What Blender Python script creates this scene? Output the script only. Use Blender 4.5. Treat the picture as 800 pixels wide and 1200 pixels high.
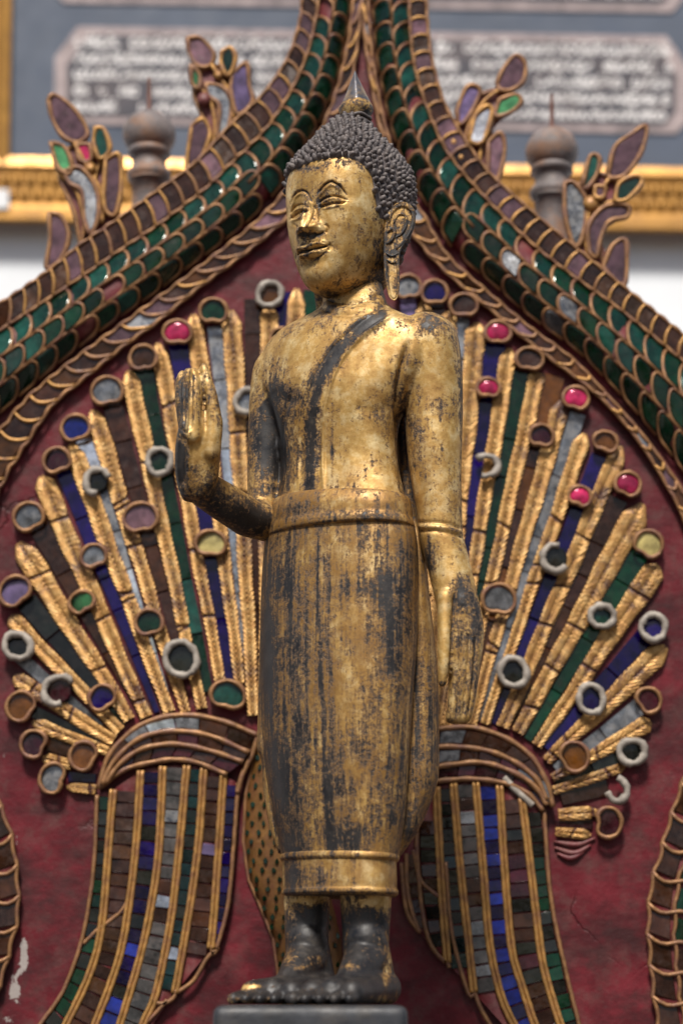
import bpy, bmesh, math, random
import numpy as np
from mathutils import Vector, Matrix

for o in list(bpy.data.objects):
    bpy.data.objects.remove(o)
scene = bpy.context.scene
COL = scene.collection
random.seed(7)
RNG = np.random.RandomState(11)

# ------------------------------------------------------------------ camera
FPX, DIST, CAMZ = 2333.0, 2.333, 0.006
PITCH = math.atan((1171 - 600) / FPX)
cam_d = bpy.data.cameras.new("camera")
cam_d.sensor_fit = 'VERTICAL'
cam_d.sensor_height = 36.0
cam_d.sensor_width = 24.0
cam_d.lens = FPX * 36.0 / 1200.0
cam_d.clip_start = 0.05
cam_d.clip_end = 200
cam = bpy.data.objects.new("camera", cam_d)
cam.location = (0, -DIST, CAMZ)
cam.rotation_euler = (math.pi / 2 + PITCH, 0, 0)
COL.objects.link(cam)
scene.camera = cam
cam_d.dof.use_dof = True
cam_d.dof.focus_distance = 2.41
cam_d.dof.aperture_fstop = 2.5

# ------------------------------------------------------------------ light
SUN_EL, SUN_AZ = math.radians(54), math.radians(-9)     # azimuth: from the camera side, to the left
world = bpy.data.worlds.new("World")
scene.world = world
world.use_nodes = True
wn = world.node_tree
bg = wn.nodes['Background']
sky = wn.nodes.new('ShaderNodeTexSky')
sky.sky_type = 'NISHITA'
sky.sun_disc = False
sky.sun_elevation = SUN_EL
sky.sun_rotation = math.pi + SUN_AZ * -1.0
sky.air_density = 1.0
sky.dust_density = 3.0
sky.ozone_density = 1.0
wn.links.new(sky.outputs[0], bg.inputs[0])
bg.inputs[1].default_value = 0.05
sun_d = bpy.data.lights.new("sun", 'SUN')
sun_d.energy = 3.2
sun_d.angle = math.radians(11)
sun_d.color = (1.0, 0.95, 0.88)
sun = bpy.data.objects.new("sun", sun_d)
# direction towards the sun
sdir = Vector((math.sin(SUN_AZ) * math.cos(SUN_EL), -math.cos(SUN_AZ) * math.cos(SUN_EL), math.sin(SUN_EL)))
sun.rotation_euler = sdir.to_track_quat('Z', 'Y').to_euler()
sun.location = sdir * 6
COL.objects.link(sun)
scene.view_settings.view_transform = 'Standard'
scene.view_settings.look = 'None'
scene.view_settings.exposure = 0.6
scene.view_settings.gamma = 1.0
scene.render.engine = 'CYCLES'

# ------------------------------------------------------------------ projection helpers (photo pixels of the 800 x 1200 frame)
CP, SP = math.cos(PITCH), math.sin(PITCH)

def at(px, py, Y):
    """point of the plane y = Y seen at a photo position"""
    px = np.asarray(px, float); py = np.asarray(py, float); Y = np.asarray(Y, float)
    u = (px - 400) / FPX; v = (600 - py) / FPX
    dy = CP - v * SP; dz = SP + v * CP
    t = (Y + DIST) / dy
    return np.stack(np.broadcast_arrays(u * t, Y + 0 * t, CAMZ + dz * t), -1)

def proj(P):
    P = np.asarray(P, float)
    x = P[..., 0]; y = P[..., 1] + DIST; z = P[..., 2] - CAMZ
    d = y * CP + z * SP
    up = -y * SP + z * CP
    return np.stack([400 + FPX * x / d, 600 - FPX * up / d], -1)

def catmull(pts, n=8):
    P = np.asarray(pts, float)
    Q = np.vstack([2 * P[0] - P[1], P, 2 * P[-1] - P[-2]])
    out = []
    for i in range(1, len(Q) - 2):
        p0, p1, p2, p3 = Q[i - 1], Q[i], Q[i + 1], Q[i + 2]
        for k in range(n):
            t = k / n
            out.append(0.5 * (2 * p1 + (p2 - p0) * t + (2 * p0 - 5 * p1 + 4 * p2 - p3) * t * t + (3 * p1 - p0 - 3 * p2 + p3) * t ** 3))
    out.append(P[-1])
    return np.array(out)

def resample(P, n):
    P = np.asarray(P, float)
    s = np.r_[0, np.cumsum(np.linalg.norm(np.diff(P, axis=0), axis=1))]
    t = np.linspace(0, s[-1], n)
    return np.stack([np.interp(t, s, P[:, k]) for k in range(P.shape[1])], -1)

def arclen(P):
    return float(np.linalg.norm(np.diff(P, axis=0), axis=1).sum())

# ------------------------------------------------------------------ object helpers
def empty(name, loc=(0, 0, 0)):
    o = bpy.data.objects.new(name, None)
    o.empty_display_size = 0.05
    o.location = loc
    COL.objects.link(o)
    return o

def tag(o, label=None, cat=None, group=None, kind=None):
    if label: o['label'] = label
    if cat: o['category'] = cat
    if group: o['group'] = group
    if kind: o['kind'] = kind
    return o

def world_loc(o):
    v = Vector((0, 0, 0))
    while o is not None:
        v = v + o.location
        o = o.parent
    return v

def link(name, me, parent=None, loc=None, smooth=False):
    o = bpy.data.objects.new(name, me)
    COL.objects.link(o)
    if parent is not None:
        o.parent = parent
    if loc is not None:
        o.location = loc
    return o

def build(name, V, F, mat, parent=None, smooth=True, kind=None, origin=None):
    """one mesh object from world-space vertices"""
    V = np.asarray(V, float)
    if origin is None:
        origin = V.mean(0)
    origin = np.asarray(origin, float)
    me = bpy.data.meshes.new(name)
    me.from_pydata((V - origin).tolist(), [], F if isinstance(F, list) else F.tolist())
    if smooth:
        me.polygons.foreach_set('use_smooth', [True] * len(me.polygons))
    for m in (mat if isinstance(mat, (list, tuple)) else [mat]):
        me.materials.append(m)
    me.update()
    o = bpy.data.objects.new(name, me)
    COL.objects.link(o)
    base = Vector((0, 0, 0))
    if parent is not None:
        o.parent = parent
        base = world_loc(parent)
    o.location = Vector(origin.tolist()) - base
    if kind: o['kind'] = kind
    return o

class MB:
    def __init__(self): self.V = []; self.F = []
    def add(self, V, F):
        b = len(self.V)
        self.V += [tuple(v) for v in np.asarray(V, float)]
        self.F += [[i + b for i in f] for f in F]
    def build(self, name, mat, parent=None, **k):
        return build(name, np.array(self.V), self.F, mat, parent, **k)

def grid_faces(nr, nc, wrap=False):
    F = []
    for i in range(nr - 1):
        for j in range(nc if wrap else nc - 1):
            k = (j + 1) % nc
            F.append([i * nc + j, i * nc + k, (i + 1) * nc + k, (i + 1) * nc + j])
    return F

def tube(P, r, sides=6, closed=False, flat=1.0):
    """tube along 3D points; flat squashes it along y"""
    P = np.asarray(P, float); n = len(P)
    r = np.broadcast_to(np.asarray(r, float), (n,))
    if closed:
        T = np.roll(P, -1, 0) - np.roll(P, 1, 0)
    else:
        T = np.gradient(P, axis=0)
    T /= np.linalg.norm(T, axis=1)[:, None] + 1e-12
    A = np.cross(T, np.array([0, 1.0, 0]))
    bad = np.linalg.norm(A, axis=1) < 1e-3
    A[bad] = np.cross(T[bad], np.array([1.0, 0, 0]))
    A /= np.linalg.norm(A, axis=1)[:, None]
    B = np.cross(A, T)
    a = np.linspace(0, 2 * math.pi, sides, endpoint=False)
    V = (P[:, None] + A[:, None] * (np.cos(a)[None, :, None] * r[:, None, None])
         + B[:, None] * (np.sin(a)[None, :, None] * r[:, None, None] * flat)).reshape(-1, 3)
    F = []
    for i in range(n if closed else n - 1):
        for j in range(sides):
            k = (j + 1) % sides; i2 = (i + 1) % n
            F.append([i * sides + j, i2 * sides + j, i2 * sides + k, i * sides + k])
    if not closed:
        F.append(list(range(sides)))
        F.append([(n - 1) * sides + j for j in range(sides)][::-1])
    return V, F

def prism_px(poly, Y, th, bevel=1.0, tilt=(0, 0), dome=0.0):
    """slab standing out from the plane y=Y; outline in photo px; bevelled front, slightly tilted"""
    P = np.asarray(poly, float); n = len(P)
    c = P.mean(0)
    # orient
    ar = 0.5 * np.sum(P[:, 0] * np.roll(P[:, 1], -1) - np.roll(P[:, 0], -1) * P[:, 1])
    if ar < 0: P = P[::-1]
    d = P - c
    L = np.linalg.norm(d, axis=1)[:, None] + 1e-9
    I = c + d * np.maximum(0.3, (L - bevel) / L)
    off = (tilt[0] * d[:, 0] + tilt[1] * d[:, 1]) * 0.0012
    V = np.vstack([at(P[:, 0], P[:, 1], Y), at(P[:, 0], P[:, 1], Y - th * 0.75 + off),
                   at(I[:, 0], I[:, 1], Y - th + off), at(c[0], c[1], Y - th - dome)[None]])
    F = []
    for j in range(n):
        k = (j + 1) % n
        F.append([j, k, n + k, n + j]); F.append([n + j, n + k, 2 * n + k, 2 * n + j])
        F.append([2 * n + j, 2 * n + k, 3 * n])
    return V, F

def tube_px(path, Y, r_px, sides=6, closed=False, wob=0.0):
    P = np.asarray(path, float)
    k = 0.00118
    r = np.broadcast_to(np.asarray(r_px, float), (len(P),)) * k
    if wob:
        r = r * (1 + wob * RNG.uniform(-1, 1, len(P)))
        P = P + RNG.uniform(-wob, wob, P.shape) * 1.2
    return tube(at(P[:, 0], P[:, 1], Y), r, sides, closed)

# ------------------------------------------------------------------ materials
def new_mat(name):
    m = bpy.data.materials.new(name)
    m.use_nodes = True
    nt = m.node_tree
    b = nt.nodes['Principled BSDF']
    return m, nt, b

def N(nt, typ, **kw):
    n = nt.nodes.new(typ)
    for k, v in kw.items():
        if k.startswith('i_'):
            key = k[2:]
            n.inputs[int(key) if key.isdigit() else key].default_value = v
        else:
            setattr(n, k, v)
    return n

def noise(nt, vec, scale, detail=6, rough=0.6, dist=0.0):
    n = N(nt, 'ShaderNodeTexNoise')
    n.inputs['Scale'].default_value = scale
    n.inputs['Detail'].default_value = detail
    n.inputs['Roughness'].default_value = rough
    n.inputs['Distortion'].default_value = dist
    if vec is not None: nt.links.new(vec, n.inputs['Vector'])
    return n.outputs['Fac']

def ramp(nt, fac, stops, interp='LINEAR'):
    r = N(nt, 'ShaderNodeValToRGB')
    r.color_ramp.interpolation = interp
    e = r.color_ramp.elements
    while len(e) > 1: e.remove(e[0])
    e[0].position = stops[0][0]; e[0].color = (*stops[0][1], 1) if not isinstance(stops[0][1], (int, float)) else (stops[0][1],) * 3 + (1,)
    for p, c in stops[1:]:
        x = e.new(p); x.color = (*c, 1) if not isinstance(c, (int, float)) else (c, c, c, 1)
    nt.links.new(fac, r.inputs[0])
    return r.outputs[0]

def math_(nt, op, a, b=None, clamp=False):
    n = N(nt, 'ShaderNodeMath', operation=op, use_clamp=clamp)
    for i, v in enumerate((a, b)):
        if v is None: continue
        if isinstance(v, (int, float)): n.inputs[i].default_value = v
        else: nt.links.new(v, n.inputs[i])
    return n.outputs[0]

def mixc(nt, fac, a, b, mode='MIX'):
    n = N(nt, 'ShaderNodeMix', data_type='RGBA', blend_type=mode)
    for key, v in ((0, fac), (6, a), (7, b)):
        if isinstance(v, (int, float)): n.inputs[key].default_value = v
        elif isinstance(v, tuple): n.inputs[key].default_value = (*v, 1)
        else: nt.links.new(v, n.inputs[key])
    return n.outputs[2]

def mapping(nt, vec, scale):
    n = N(nt, 'ShaderNodeMapping')
    n.inputs['Scale'].default_value = scale
    nt.links.new(vec, n.inputs['Vector'])
    return n.outputs[0]

def bump(nt, b, h, strength, dist):
    n = N(nt, 'ShaderNodeBump')
    n.inputs['Strength'].default_value = strength
    n.inputs['Distance'].default_value = dist
    nt.links.new(h, n.inputs['Height'])
    nt.links.new(n.outputs[0], b.inputs['Normal'])

def geom_pos(nt):
    return N(nt, 'ShaderNodeNewGeometry').outputs['Position']

def gilded_lacquer(name, streak=0.2, tarnish_dim=0.45):
    """worn gold leaf over black lacquer; the point attribute 'wear' says how much leaf is lost and holds some painted shade"""
    m, nt, b = new_mat(name)
    pos = geom_pos(nt)
    a = N(nt, 'ShaderNodeAttribute', attribute_name='wear').outputs['Fac']
    n1 = noise(nt, pos, 24, 10, 0.70, 0.4)
    n2 = noise(nt, pos, 130, 8, 0.75)
    n3 = noise(nt, mapping(nt, pos, (110 + 40 * streak, 110 + 40 * streak, 5)), 1.0, 8, 0.70, 0.35)
    def cen(n, k): return math_(nt, 'MULTIPLY', math_(nt, 'SUBTRACT', n, 0.5), k)
    s = math_(nt, 'ADD', 0.45, cen(n1, 0.80 - streak * 0.55))
    s = math_(nt, 'ADD', s, cen(n2, 0.62))
    s = math_(nt, 'ADD', s, cen(n3, 0.15 + streak * 1.0))
    n4 = noise(nt, pos, 310, 5, 0.7)
    n5 = noise(nt, mapping(nt, pos, (230, 230, 26)), 1.0, 5, 0.7, 0.5)
    s = math_(nt, 'ADD', s, math_(nt, 'ADD', cen(n4, 0.52), cen(n5, 0.36)))
    s = math_(nt, 'ADD', s, math_(nt, 'MULTIPLY', a, 0.215))
    pt = N(nt, 'ShaderNodeNewGeometry').outputs['Pointiness']
    s = math_(nt, 'ADD', s, math_(nt, 'MINIMUM', math_(nt, 'MULTIPLY', math_(nt, 'ABSOLUTE', math_(nt, 'SUBTRACT', pt, 0.5)), 1.6), 0.09))
    # hairline cracks and pin holes
    v = N(nt, 'ShaderNodeTexVoronoi', feature='DISTANCE_TO_EDGE')
    v.inputs['Scale'].default_value = 46
    wv = N(nt, 'ShaderNodeVectorMath', operation='ADD')
    ncol = N(nt, 'ShaderNodeTexNoise'); ncol.inputs['Scale'].default_value = 30; ncol.inputs['Detail'].default_value = 4
    nt.links.new(pos, ncol.inputs['Vector'])
    sc = N(nt, 'ShaderNodeVectorMath', operation='SCALE'); sc.inputs['Scale'].default_value = 0.05
    nt.links.new(ncol.outputs['Color'], sc.inputs[0])
    nt.links.new(pos, wv.inputs[0]); nt.links.new(sc.outputs[0], wv.inputs[1])
    nt.links.new(wv.outputs[0], v.inputs['Vector'])
    crack = ramp(nt, v.outputs['Distance'], [(0.0, 1.0), (0.012, 0.0)])
    crack = math_(nt, 'MULTIPLY', crack, ramp(nt, noise(nt, pos, 19, 4), [(0.50, 0.0), (0.62, 1.0)]))
    pin = ramp(nt, noise(nt, pos, 420, 3, 0.5), [(0.60, 0.0), (0.66, 1.0)])
    pin = math_(nt, 'MULTIPLY', pin, ramp(nt, noise(nt, pos, 33, 4), [(0.40, 0.15), (0.6, 1.0)]))
    s2 = math_(nt, 'ADD', s, math_(nt, 'ADD', math_(nt, 'MULTIPLY', crack, 0.13), math_(nt, 'MULTIPLY', pin, 0.11)))
    gold = ramp(nt, noise(nt, pos, 60, 7, 0.7), [(0.30, (0.37, 0.20, 0.052)), (0.48, (0.60, 0.375, 0.120)), (0.66, (0.82, 0.63, 0.32))])
    tar = ramp(nt, noise(nt, mapping(nt, pos, (26, 26, 26 - 16 * streak)), 1.0, 9, 0.72), [(0.42 - tarnish_dim * .12, 0.0), (0.64 - tarnish_dim * .1, 1.0)])
    gold = mixc(nt, math_(nt, 'MULTIPLY', tar, tarnish_dim), gold, (0.26, 0.13, 0.034))
    dark = ramp(nt, noise(nt, pos, 45, 6, 0.7), [(0.35, (0.007, 0.007, 0.009)), (0.6, (0.028, 0.024, 0.022)), (0.75, (0.085, 0.07, 0.055))])
    brown = (0.19, 0.10, 0.034)
    e1 = ramp(nt, s2, [(0.505 - .03 * streak, 0.0), (0.605, 1.0)])
    e2 = ramp(nt, s2, [(0.585, 0.0), (0.685 + .06 * streak, 1.0)])
    col = mixc(nt, e2, mixc(nt, e1, gold, brown), dark)
    nt.links.new(col, b.inputs['Base Color'])
    met = ramp(nt, s2, [(0.54, 0.45), (0.62, 0.0)])
    nt.links.new(met, b.inputs['Metallic'])
    rg = ramp(nt, noise(nt, pos, 90, 5), [(0.3, 0.40), (0.7, 0.60)])
    nt.links.new(rg, b.inputs['Roughness'])
    h = math_(nt, 'SUBTRACT', math_(nt, 'MULTIPLY', noise(nt, pos, 70, 8, 0.65), 0.5), math_(nt, 'MULTIPLY', e2, 0.35))
    bump(nt, b, h, 0.55, 0.0024)
    return m

def simple(name, col, rough=0.5, metal=0.0, var=0.25, scale=60, bumpd=0.0, dirt=None, dirt_amt=0.5, dscale=35):
    m, nt, b = new_mat(name)
    pos = geom_pos(nt)
    f = noise(nt, pos, scale, 7, 0.65)
    lo = tuple(c * (1 - var) for c in col); hi = tuple(min(1, c * (1 + var)) for c in col)
    c = ramp(nt, f, [(0.3, lo), (0.7, hi)])
    if dirt:
        d = ramp(nt, noise(nt, pos, dscale, 8, 0.7), [(0.46, 0.0), (0.62, 1.0)])
        d = math_(nt, 'MULTIPLY', d, dirt_amt)
        c = mixc(nt, d, c, dirt)
        nt.links.new(math_(nt, 'MULTIPLY', math_(nt, 'SUBTRACT', 1.0, d), metal), b.inputs['Metallic'])
    else:
        b.inputs['Metallic'].default_value = metal
    nt.links.new(c, b.inputs['Base Color'])
    nt.links.new(ramp(nt, noise(nt, pos, scale * 1.7, 5), [(0.3, max(0.02, rough - 0.1)), (0.7, min(1, rough + 0.1))]), b.inputs['Roughness'])
    if bumpd: bump(nt, b, noise(nt, pos, scale * 1.5, 7, 0.65), 0.6, bumpd)
    return m

def glass(name, col, rough=0.07, var=0.4, dust=(0.12, 0.08, 0.07), dust_amt=0.10, metal=0.1):
    """coloured glass piece backed with foil, a little dusty; each piece differs in tone"""
    m, nt, b = new_mat(name)
    pos = geom_pos(nt)
    rnd = N(nt, 'ShaderNodeObjectInfo').outputs['Random']
    lo = tuple(c * (1 - var) for c in col); hi = tuple(min(1, c * (1 + var * 1.6)) for c in col)
    c = ramp(nt, rnd, [(0.0, lo), (0.6, col), (1.0, hi)])
    blot = ramp(nt, noise(nt, pos, 55, 6, 0.6), [(0.35, 0.45), (0.7, 1.25)])
    c = mixc(nt, 1.0, c, blot, 'MULTIPLY')
    d = math_(nt, 'MULTIPLY', ramp(nt, noise(nt, pos, 80, 8, 0.7), [(0.45, 0.0), (0.7, 1.0)]), dust_amt)
    c = mixc(nt, d, c, dust)
    nt.links.new(c, b.inputs['Base Color'])
    b.inputs['Metallic'].default_value = metal
    b.inputs['Specular IOR Level'].default_value = 0.45
    nt.links.new(math_(nt, 'ADD', math_(nt, 'MULTIPLY', d, 1.2), rough), b.inputs['Roughness'])
    b.inputs['Coat Weight'].default_value = 0.0
    b.inputs['Coat Roughness'].default_value = 0.08
    bump(nt, b, noise(nt, pos, 38, 3, 0.5), 0.18, 0.004)
    return m

M = {}
M['gilded'] = gilded_lacquer('gilded_lacquer', 0.14, 0.5)
M['gilded_robe'] = gilded_lacquer('gilded_robe', 0.62, 0.85)  # worn robe gold, darkened further for the dimmer light low on the statue
M['hair'] = simple('dark_lacquer_hair', (0.088, 0.074, 0.074), 0.6, 0.0, 0.5, 120, 0.0016, dirt=(0.20, 0.165, 0.15), dirt_amt=0.7, dscale=85)
M['finial'] = simple('grey_flame', (0.10, 0.10, 0.115), 0.38, 0.3, 0.4, 80, 0.001, dirt=(0.45, 0.27, 0.09), dirt_amt=0.5, dscale=45)
M['stone'] = simple('grey_plinth', (0.024, 0.026, 0.031), 0.5, 0.0, 0.45, 40, 0.002, dirt=(0.07, 0.06, 0.05), dirt_amt=0.5, dscale=30)
M['rim'] = simple('gilt_rim', (0.27, 0.135, 0.055), 0.5, 0.35, 0.45, 70, 0.0016, dirt=(0.14, 0.055, 0.042), dirt_amt=0.75, dscale=42)
M['rim_bright'] = simple('gilt_bar', (0.42, 0.22, 0.065), 0.46, 0.45, 0.4, 70, 0.0016, dirt=(0.16, 0.06, 0.035), dirt_amt=0.7, dscale=50)
M['rib'] = simple('gilded_rib', (0.82, 0.45, 0.125), 0.44, 0.5, 0.35, 110, 0.0010, dirt=(0.22, 0.075, 0.035), dirt_amt=0.75, dscale=60)
def rib_mat():
    m, nt, b = new_mat('gilded_rib_worn')
    pos = geom_pos(nt)
    a = N(nt, 'ShaderNodeAttribute', attribute_name='wear').outputs['Fac']
    gold = ramp(nt, noise(nt, pos, 70, 8, 0.7), [(0.3, (0.26, 0.115, 0.032)), (0.5, (0.47, 0.255, 0.078)), (0.7, (0.68, 0.45, 0.19))])
    w = math_(nt, 'ADD', math_(nt, 'MULTIPLY', noise(nt, pos, 95, 8, 0.72), 0.85), math_(nt, 'MULTIPLY', a, 0.34))
    w = math_(nt, 'ADD', w, math_(nt, 'MULTIPLY', math_(nt, 'SUBTRACT', noise(nt, pos, 16, 6, 0.65), 0.5), 1.15))
    e = ramp(nt, w, [(0.54, 0.0), (0.72, 1.0)])
    c = mixc(nt, e, gold, (0.075, 0.024, 0.016))
    nt.links.new(c, b.inputs['Base Color'])
    nt.links.new(math_(nt, 'MULTIPLY', math_(nt, 'SUBTRACT', 1.0, e), 0.5), b.inputs['Metallic'])
    b.inputs['Roughness'].default_value = 0.42
    bump(nt, b, noise(nt, pos, 140, 7, 0.7), 0.5, 0.0012)
    return m
M['rib'] = rib_mat()
M['putty'] = simple('grey_putty', (0.33, 0.29, 0.245), 0.6, 0.0, 0.45, 60, 0.0015, dirt=(0.16, 0.13, 0.11), dirt_amt=0.6)
M['green'] = glass('green_glass', (0.0012, 0.026, 0.011))
M['teal'] = glass('teal_glass', (0.008, 0.050, 0.036))
M['brown'] = glass('brown_glass', (0.038, 0.013, 0.006), dust_amt=0.22)
M['amber'] = glass('amber_glass', (0.095, 0.032, 0.004), dust_amt=0.2)
M['maroon'] = glass('maroon_glass', (0.040, 0.005, 0.011), dust_amt=0.2)
M['blue'] = glass('blue_glass', (0.007, 0.002, 0.062), dust_amt=0.06)
M['bright_blue'] = glass('bright_blue_glass', (0.010, 0.022, 0.22), dust_amt=0.08)
M['lilac'] = glass('lilac_glass', (0.14, 0.10, 0.20))
M['mauve'] = glass('mauve_glass', (0.15, 0.08, 0.10), dust_amt=0.25)
M['silver'] = glass('silver_glass', (0.20, 0.21, 0.23), rough=0.2, dust=(0.25, 0.24, 0.23), dust_amt=0.6, metal=0.6)
M['mirror'] = glass('mirror_glass', (0.75, 0.77, 0.80), rough=0.1, dust=(0.5, 0.5, 0.5), dust_amt=0.2, metal=0.95)
M['pink'] = glass('pink_glass', (0.42, 0.02, 0.085), rough=0.1, dust_amt=0.06)
M['yellow'] = glass('yellow_glass', (0.66, 0.54, 0.20), rough=0.3, dust_amt=0.1)
M['black'] = glass('black_glass', (0.010, 0.012, 0.010))
M['grey'] = glass('grey_tile', (0.085, 0.082, 0.080), rough=0.25, dust=(0.14, 0.11, 0.10), dust_amt=0.5, metal=0.3)  # this and next three: dark glass, darkened further for dim light low down
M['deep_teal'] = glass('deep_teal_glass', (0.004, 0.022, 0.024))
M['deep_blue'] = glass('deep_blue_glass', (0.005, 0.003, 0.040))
M['umber'] = glass('umber_tile', (0.050, 0.020, 0.007), rough=0.15, dust_amt=0.3)
M['jade'] = glass('jade_glass', (0.06, 0.22, 0.09))
M['spot_gold'] = simple('ochre_gilding', (0.17, 0.078, 0.018), 0.5, 0.2, 0.4, 60, 0.002, dirt=(0.14, 0.05, 0.02), dirt_amt=0.7)
M['wood_red'] = simple('red_wood', (0.13, 0.016, 0.020), 0.55, 0, 0.3, 40, 0.002, dirt=(0.20, 0.10, 0.08), dirt_amt=0.5)
M['frame_gold'] = simple('frame_gold', (0.44, 0.225, 0.05), 0.4, 0.5, 0.2, 30, 0.0, dirt=(0.25, 0.11, 0.02), dirt_amt=0.5, dscale=20)
M['mat'] = simple('sky_tinted_mat', (0.068, 0.088, 0.130), 0.6, 0, 0.12, 8)  # sky reflection of the unmodelled glass pane put into the mat colour
M['page'] = simple('manuscript_border', (0.40, 0.325, 0.32), 0.7, 0, 0.3, 30, dirt=(0.16, 0.13, 0.14), dirt_amt=0.6, dscale=14)
M['page_dark'] = simple('manuscript_leaf', (0.062, 0.060, 0.075), 0.7, 0, 0.3, 30, dirt=(0.17, 0.13, 0.125), dirt_amt=0.4, dscale=12)
M['ink'] = simple('pale_writing', (0.86, 0.83, 0.82), 0.7, 0, 0.15, 50, dirt=(0.40, 0.34, 0.32), dirt_amt=0.45, dscale=14)
M['wall'] = simple('white_wall', (0.82, 0.85, 0.88), 0.8, 0, 0.04, 6, 0.001)
M['floor'] = simple('floor_tiles', (0.06, 0.045, 0.04), 0.5, 0, 0.2, 5)
M['paper'] = simple('white_paper', (0.78, 0.79, 0.80), 0.7, 0, 0.05, 20)
M['post'] = simple('weathered_post', (0.17, 0.145, 0.14), 0.6, 0, 0.4, 28, 0.003, dirt=(0.34, 0.16, 0.07), dirt_amt=0.6, dscale=22)
M['iron'] = simple('rusty_iron', (0.13, 0.06, 0.045), 0.7, 0.2, 0.3, 80)

def board_mat():
    m, nt, b = new_mat('red_lacquer_board')
    pos = geom_pos(nt)
    c = ramp(nt, noise(nt, pos, 13, 9, 0.68, 0.3), [(0.30, (0.072, 0.007, 0.011)), (0.50, (0.116, 0.010, 0.016)), (0.70, (0.175, 0.018, 0.027))])
    dust = ramp(nt, noise(nt, pos, 24, 10, 0.72), [(0.46, 0.0), (0.68, 1.0)])
    c = mixc(nt, math_(nt, 'MULTIPLY', dust, 0.62), c, (0.105, 0.062, 0.054))
    dk = ramp(nt, noise(nt, mapping(nt, pos, (9, 9, 16)), 1.0, 8, 0.7), [(0.46, 0.0), (0.66, 1.0)])
    c = mixc(nt, math_(nt, 'MULTIPLY', dk, 0.88), c, (0.035, 0.010, 0.011))
    a = N(nt, 'ShaderNodeAttribute', attribute_name='wear').outputs['Fac']
    w = math_(nt, 'ADD', math_(nt, 'MULTIPLY', noise(nt, pos, 60, 9, 0.72), 0.8), math_(nt, 'MULTIPLY', a, 0.5))
    e = ramp(nt, w, [(0.68, 0.0), (0.72, 1.0)])
    c = mixc(nt, e, c, (0.33, 0.29, 0.27))
    v = N(nt, 'ShaderNodeTexVoronoi', feature='DISTANCE_TO_EDGE'); v.inputs['Scale'].default_value = 2.6
    wv = N(nt, 'ShaderNodeVectorMath', operation='ADD')
    nc = N(nt, 'ShaderNodeTexNoise'); nc.inputs['Scale'].default_value = 7; nc.inputs['Detail'].default_value = 7
    nt.links.new(pos, nc.inputs['Vector'])
    sc = N(nt, 'ShaderNodeVectorMath', operation='SCALE'); sc.inputs['Scale'].default_value = 0.16
    nt.links.new(nc.outputs['Color'], sc.inputs[0]); nt.links.new(pos, wv.inputs[0]); nt.links.new(sc.outputs[0], wv.inputs[1])
    nt.links.new(wv.outputs[0], v.inputs['Vector'])
    ck = math_(nt, 'MULTIPLY', ramp(nt, v.outputs['Distance'], [(0.0, 1.0), (0.006, 0.0)]), ramp(nt, noise(nt, pos, 4, 3), [(0.5, 0.0), (0.6, 1.0)]))
    c = mixc(nt, math_(nt, 'MULTIPLY', ck, 0.7), c, (0.03, 0.008, 0.009))
    nt.links.new(c, b.inputs['Base Color'])
    b.inputs['Roughness'].default_value = 0.5
    b.inputs['Specular IOR Level'].default_value = 0.25
    h = math_(nt, 'SUBTRACT', noise(nt, pos, 22, 9, 0.65), math_(nt, 'MULTIPLY', ck, 0.8))
    bump(nt, b, h, 0.5, 0.006)
    return m
M['board'] = board_mat()

# ------------------------------------------------------------------ the setting
PY = 0.42             # front face of the mosaic board
def box(x0, x1, y0, y1, z0, z1):
    V = [(x, y, z) for x in (x0, x1) for y in (y0, y1) for z in (z0, z1)]
    F = [[0, 1, 3, 2], [4, 6, 7, 5], [0, 4, 5, 1], [2, 3, 7, 6], [0, 2, 6, 4], [1, 5, 7, 3]]
    return np.array(V, float), F

FZ = -0.30
V, F = box(-5, 5, 1.935, 2.10, FZ, 4.0)
tag(build('wall', V, F, M['wall'], smooth=False), kind='structure')
V, F = box(-6, 6, -8, 1.935, FZ - 0.1, FZ)
tag(build('floor', V, F, M['floor'], smooth=False), kind='structure')

# ---- framed manuscripts on the wall
FY = 1.90
pf = empty('picture_frame', at(400, 228, FY).tolist())
tag(pf, 'gold framed picture with dark manuscripts of pale writing on the white wall', 'picture frame')
ROT = math.radians(0.92)
fo = at(400, 235, FY)
def fr(px, py, dy=0.0):
    """frame-local: straight photo coordinates rotated a little about the rail centre"""
    x = (np.asarray(px, float) - 400); y = (np.asarray(py, float) - 232)
    return at(400 + x * math.cos(ROT) - y * math.sin(ROT), 232 + x * math.sin(ROT) + y * math.cos(ROT), FY + dy)
def fr_box(name, x0, x1, y0, y1, d0, d1, mat, parent, n=1):
    V = []; 
    for d in (d0, d1):
        V += [fr(x0, y0, d), fr(x1, y0, d), fr(x1, y1, d), fr(x0, y1, d)]
    F = [[0, 3, 2, 1], [4, 5, 6, 7], [0, 1, 5, 4], [1, 2, 6, 5], [2, 3, 7, 6], [3, 0, 4, 7]]
    return build(name, V, F, mat, parent, smooth=False)
def fr_rail(name, a, b, prof, mat, parent):
    """moulded rail: prof is (offset across in px, stand-out in m); a, b functions of offset"""
    pr = np.array(prof)
    V = []
    for e in (a, b):
        for o, d in pr:
            p = e(o); V.append(fr(p[0], p[1], -d))
    n = len(pr)
    F = [[j, j + 1, n + j + 1, n + j] for j in range(n - 1)]
    F.append(list(range(n))[::-1]); F.append([n + j for j in range(n)]); F.append([0, n, 2 * n - 1, n - 1])
    return build(name, V, F, mat, parent, smooth=False)
prof = [(0, 0.0), (0, .016), (9, .022), (15, .016), (17, .012), (52, .012), (55, .02), (60, .026), (72, .028), (77, .02), (77, 0)]
fr_box('mat_board', -30, 1100, -140, 200, 0.004, 0.03, M['mat'], pf)
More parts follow.
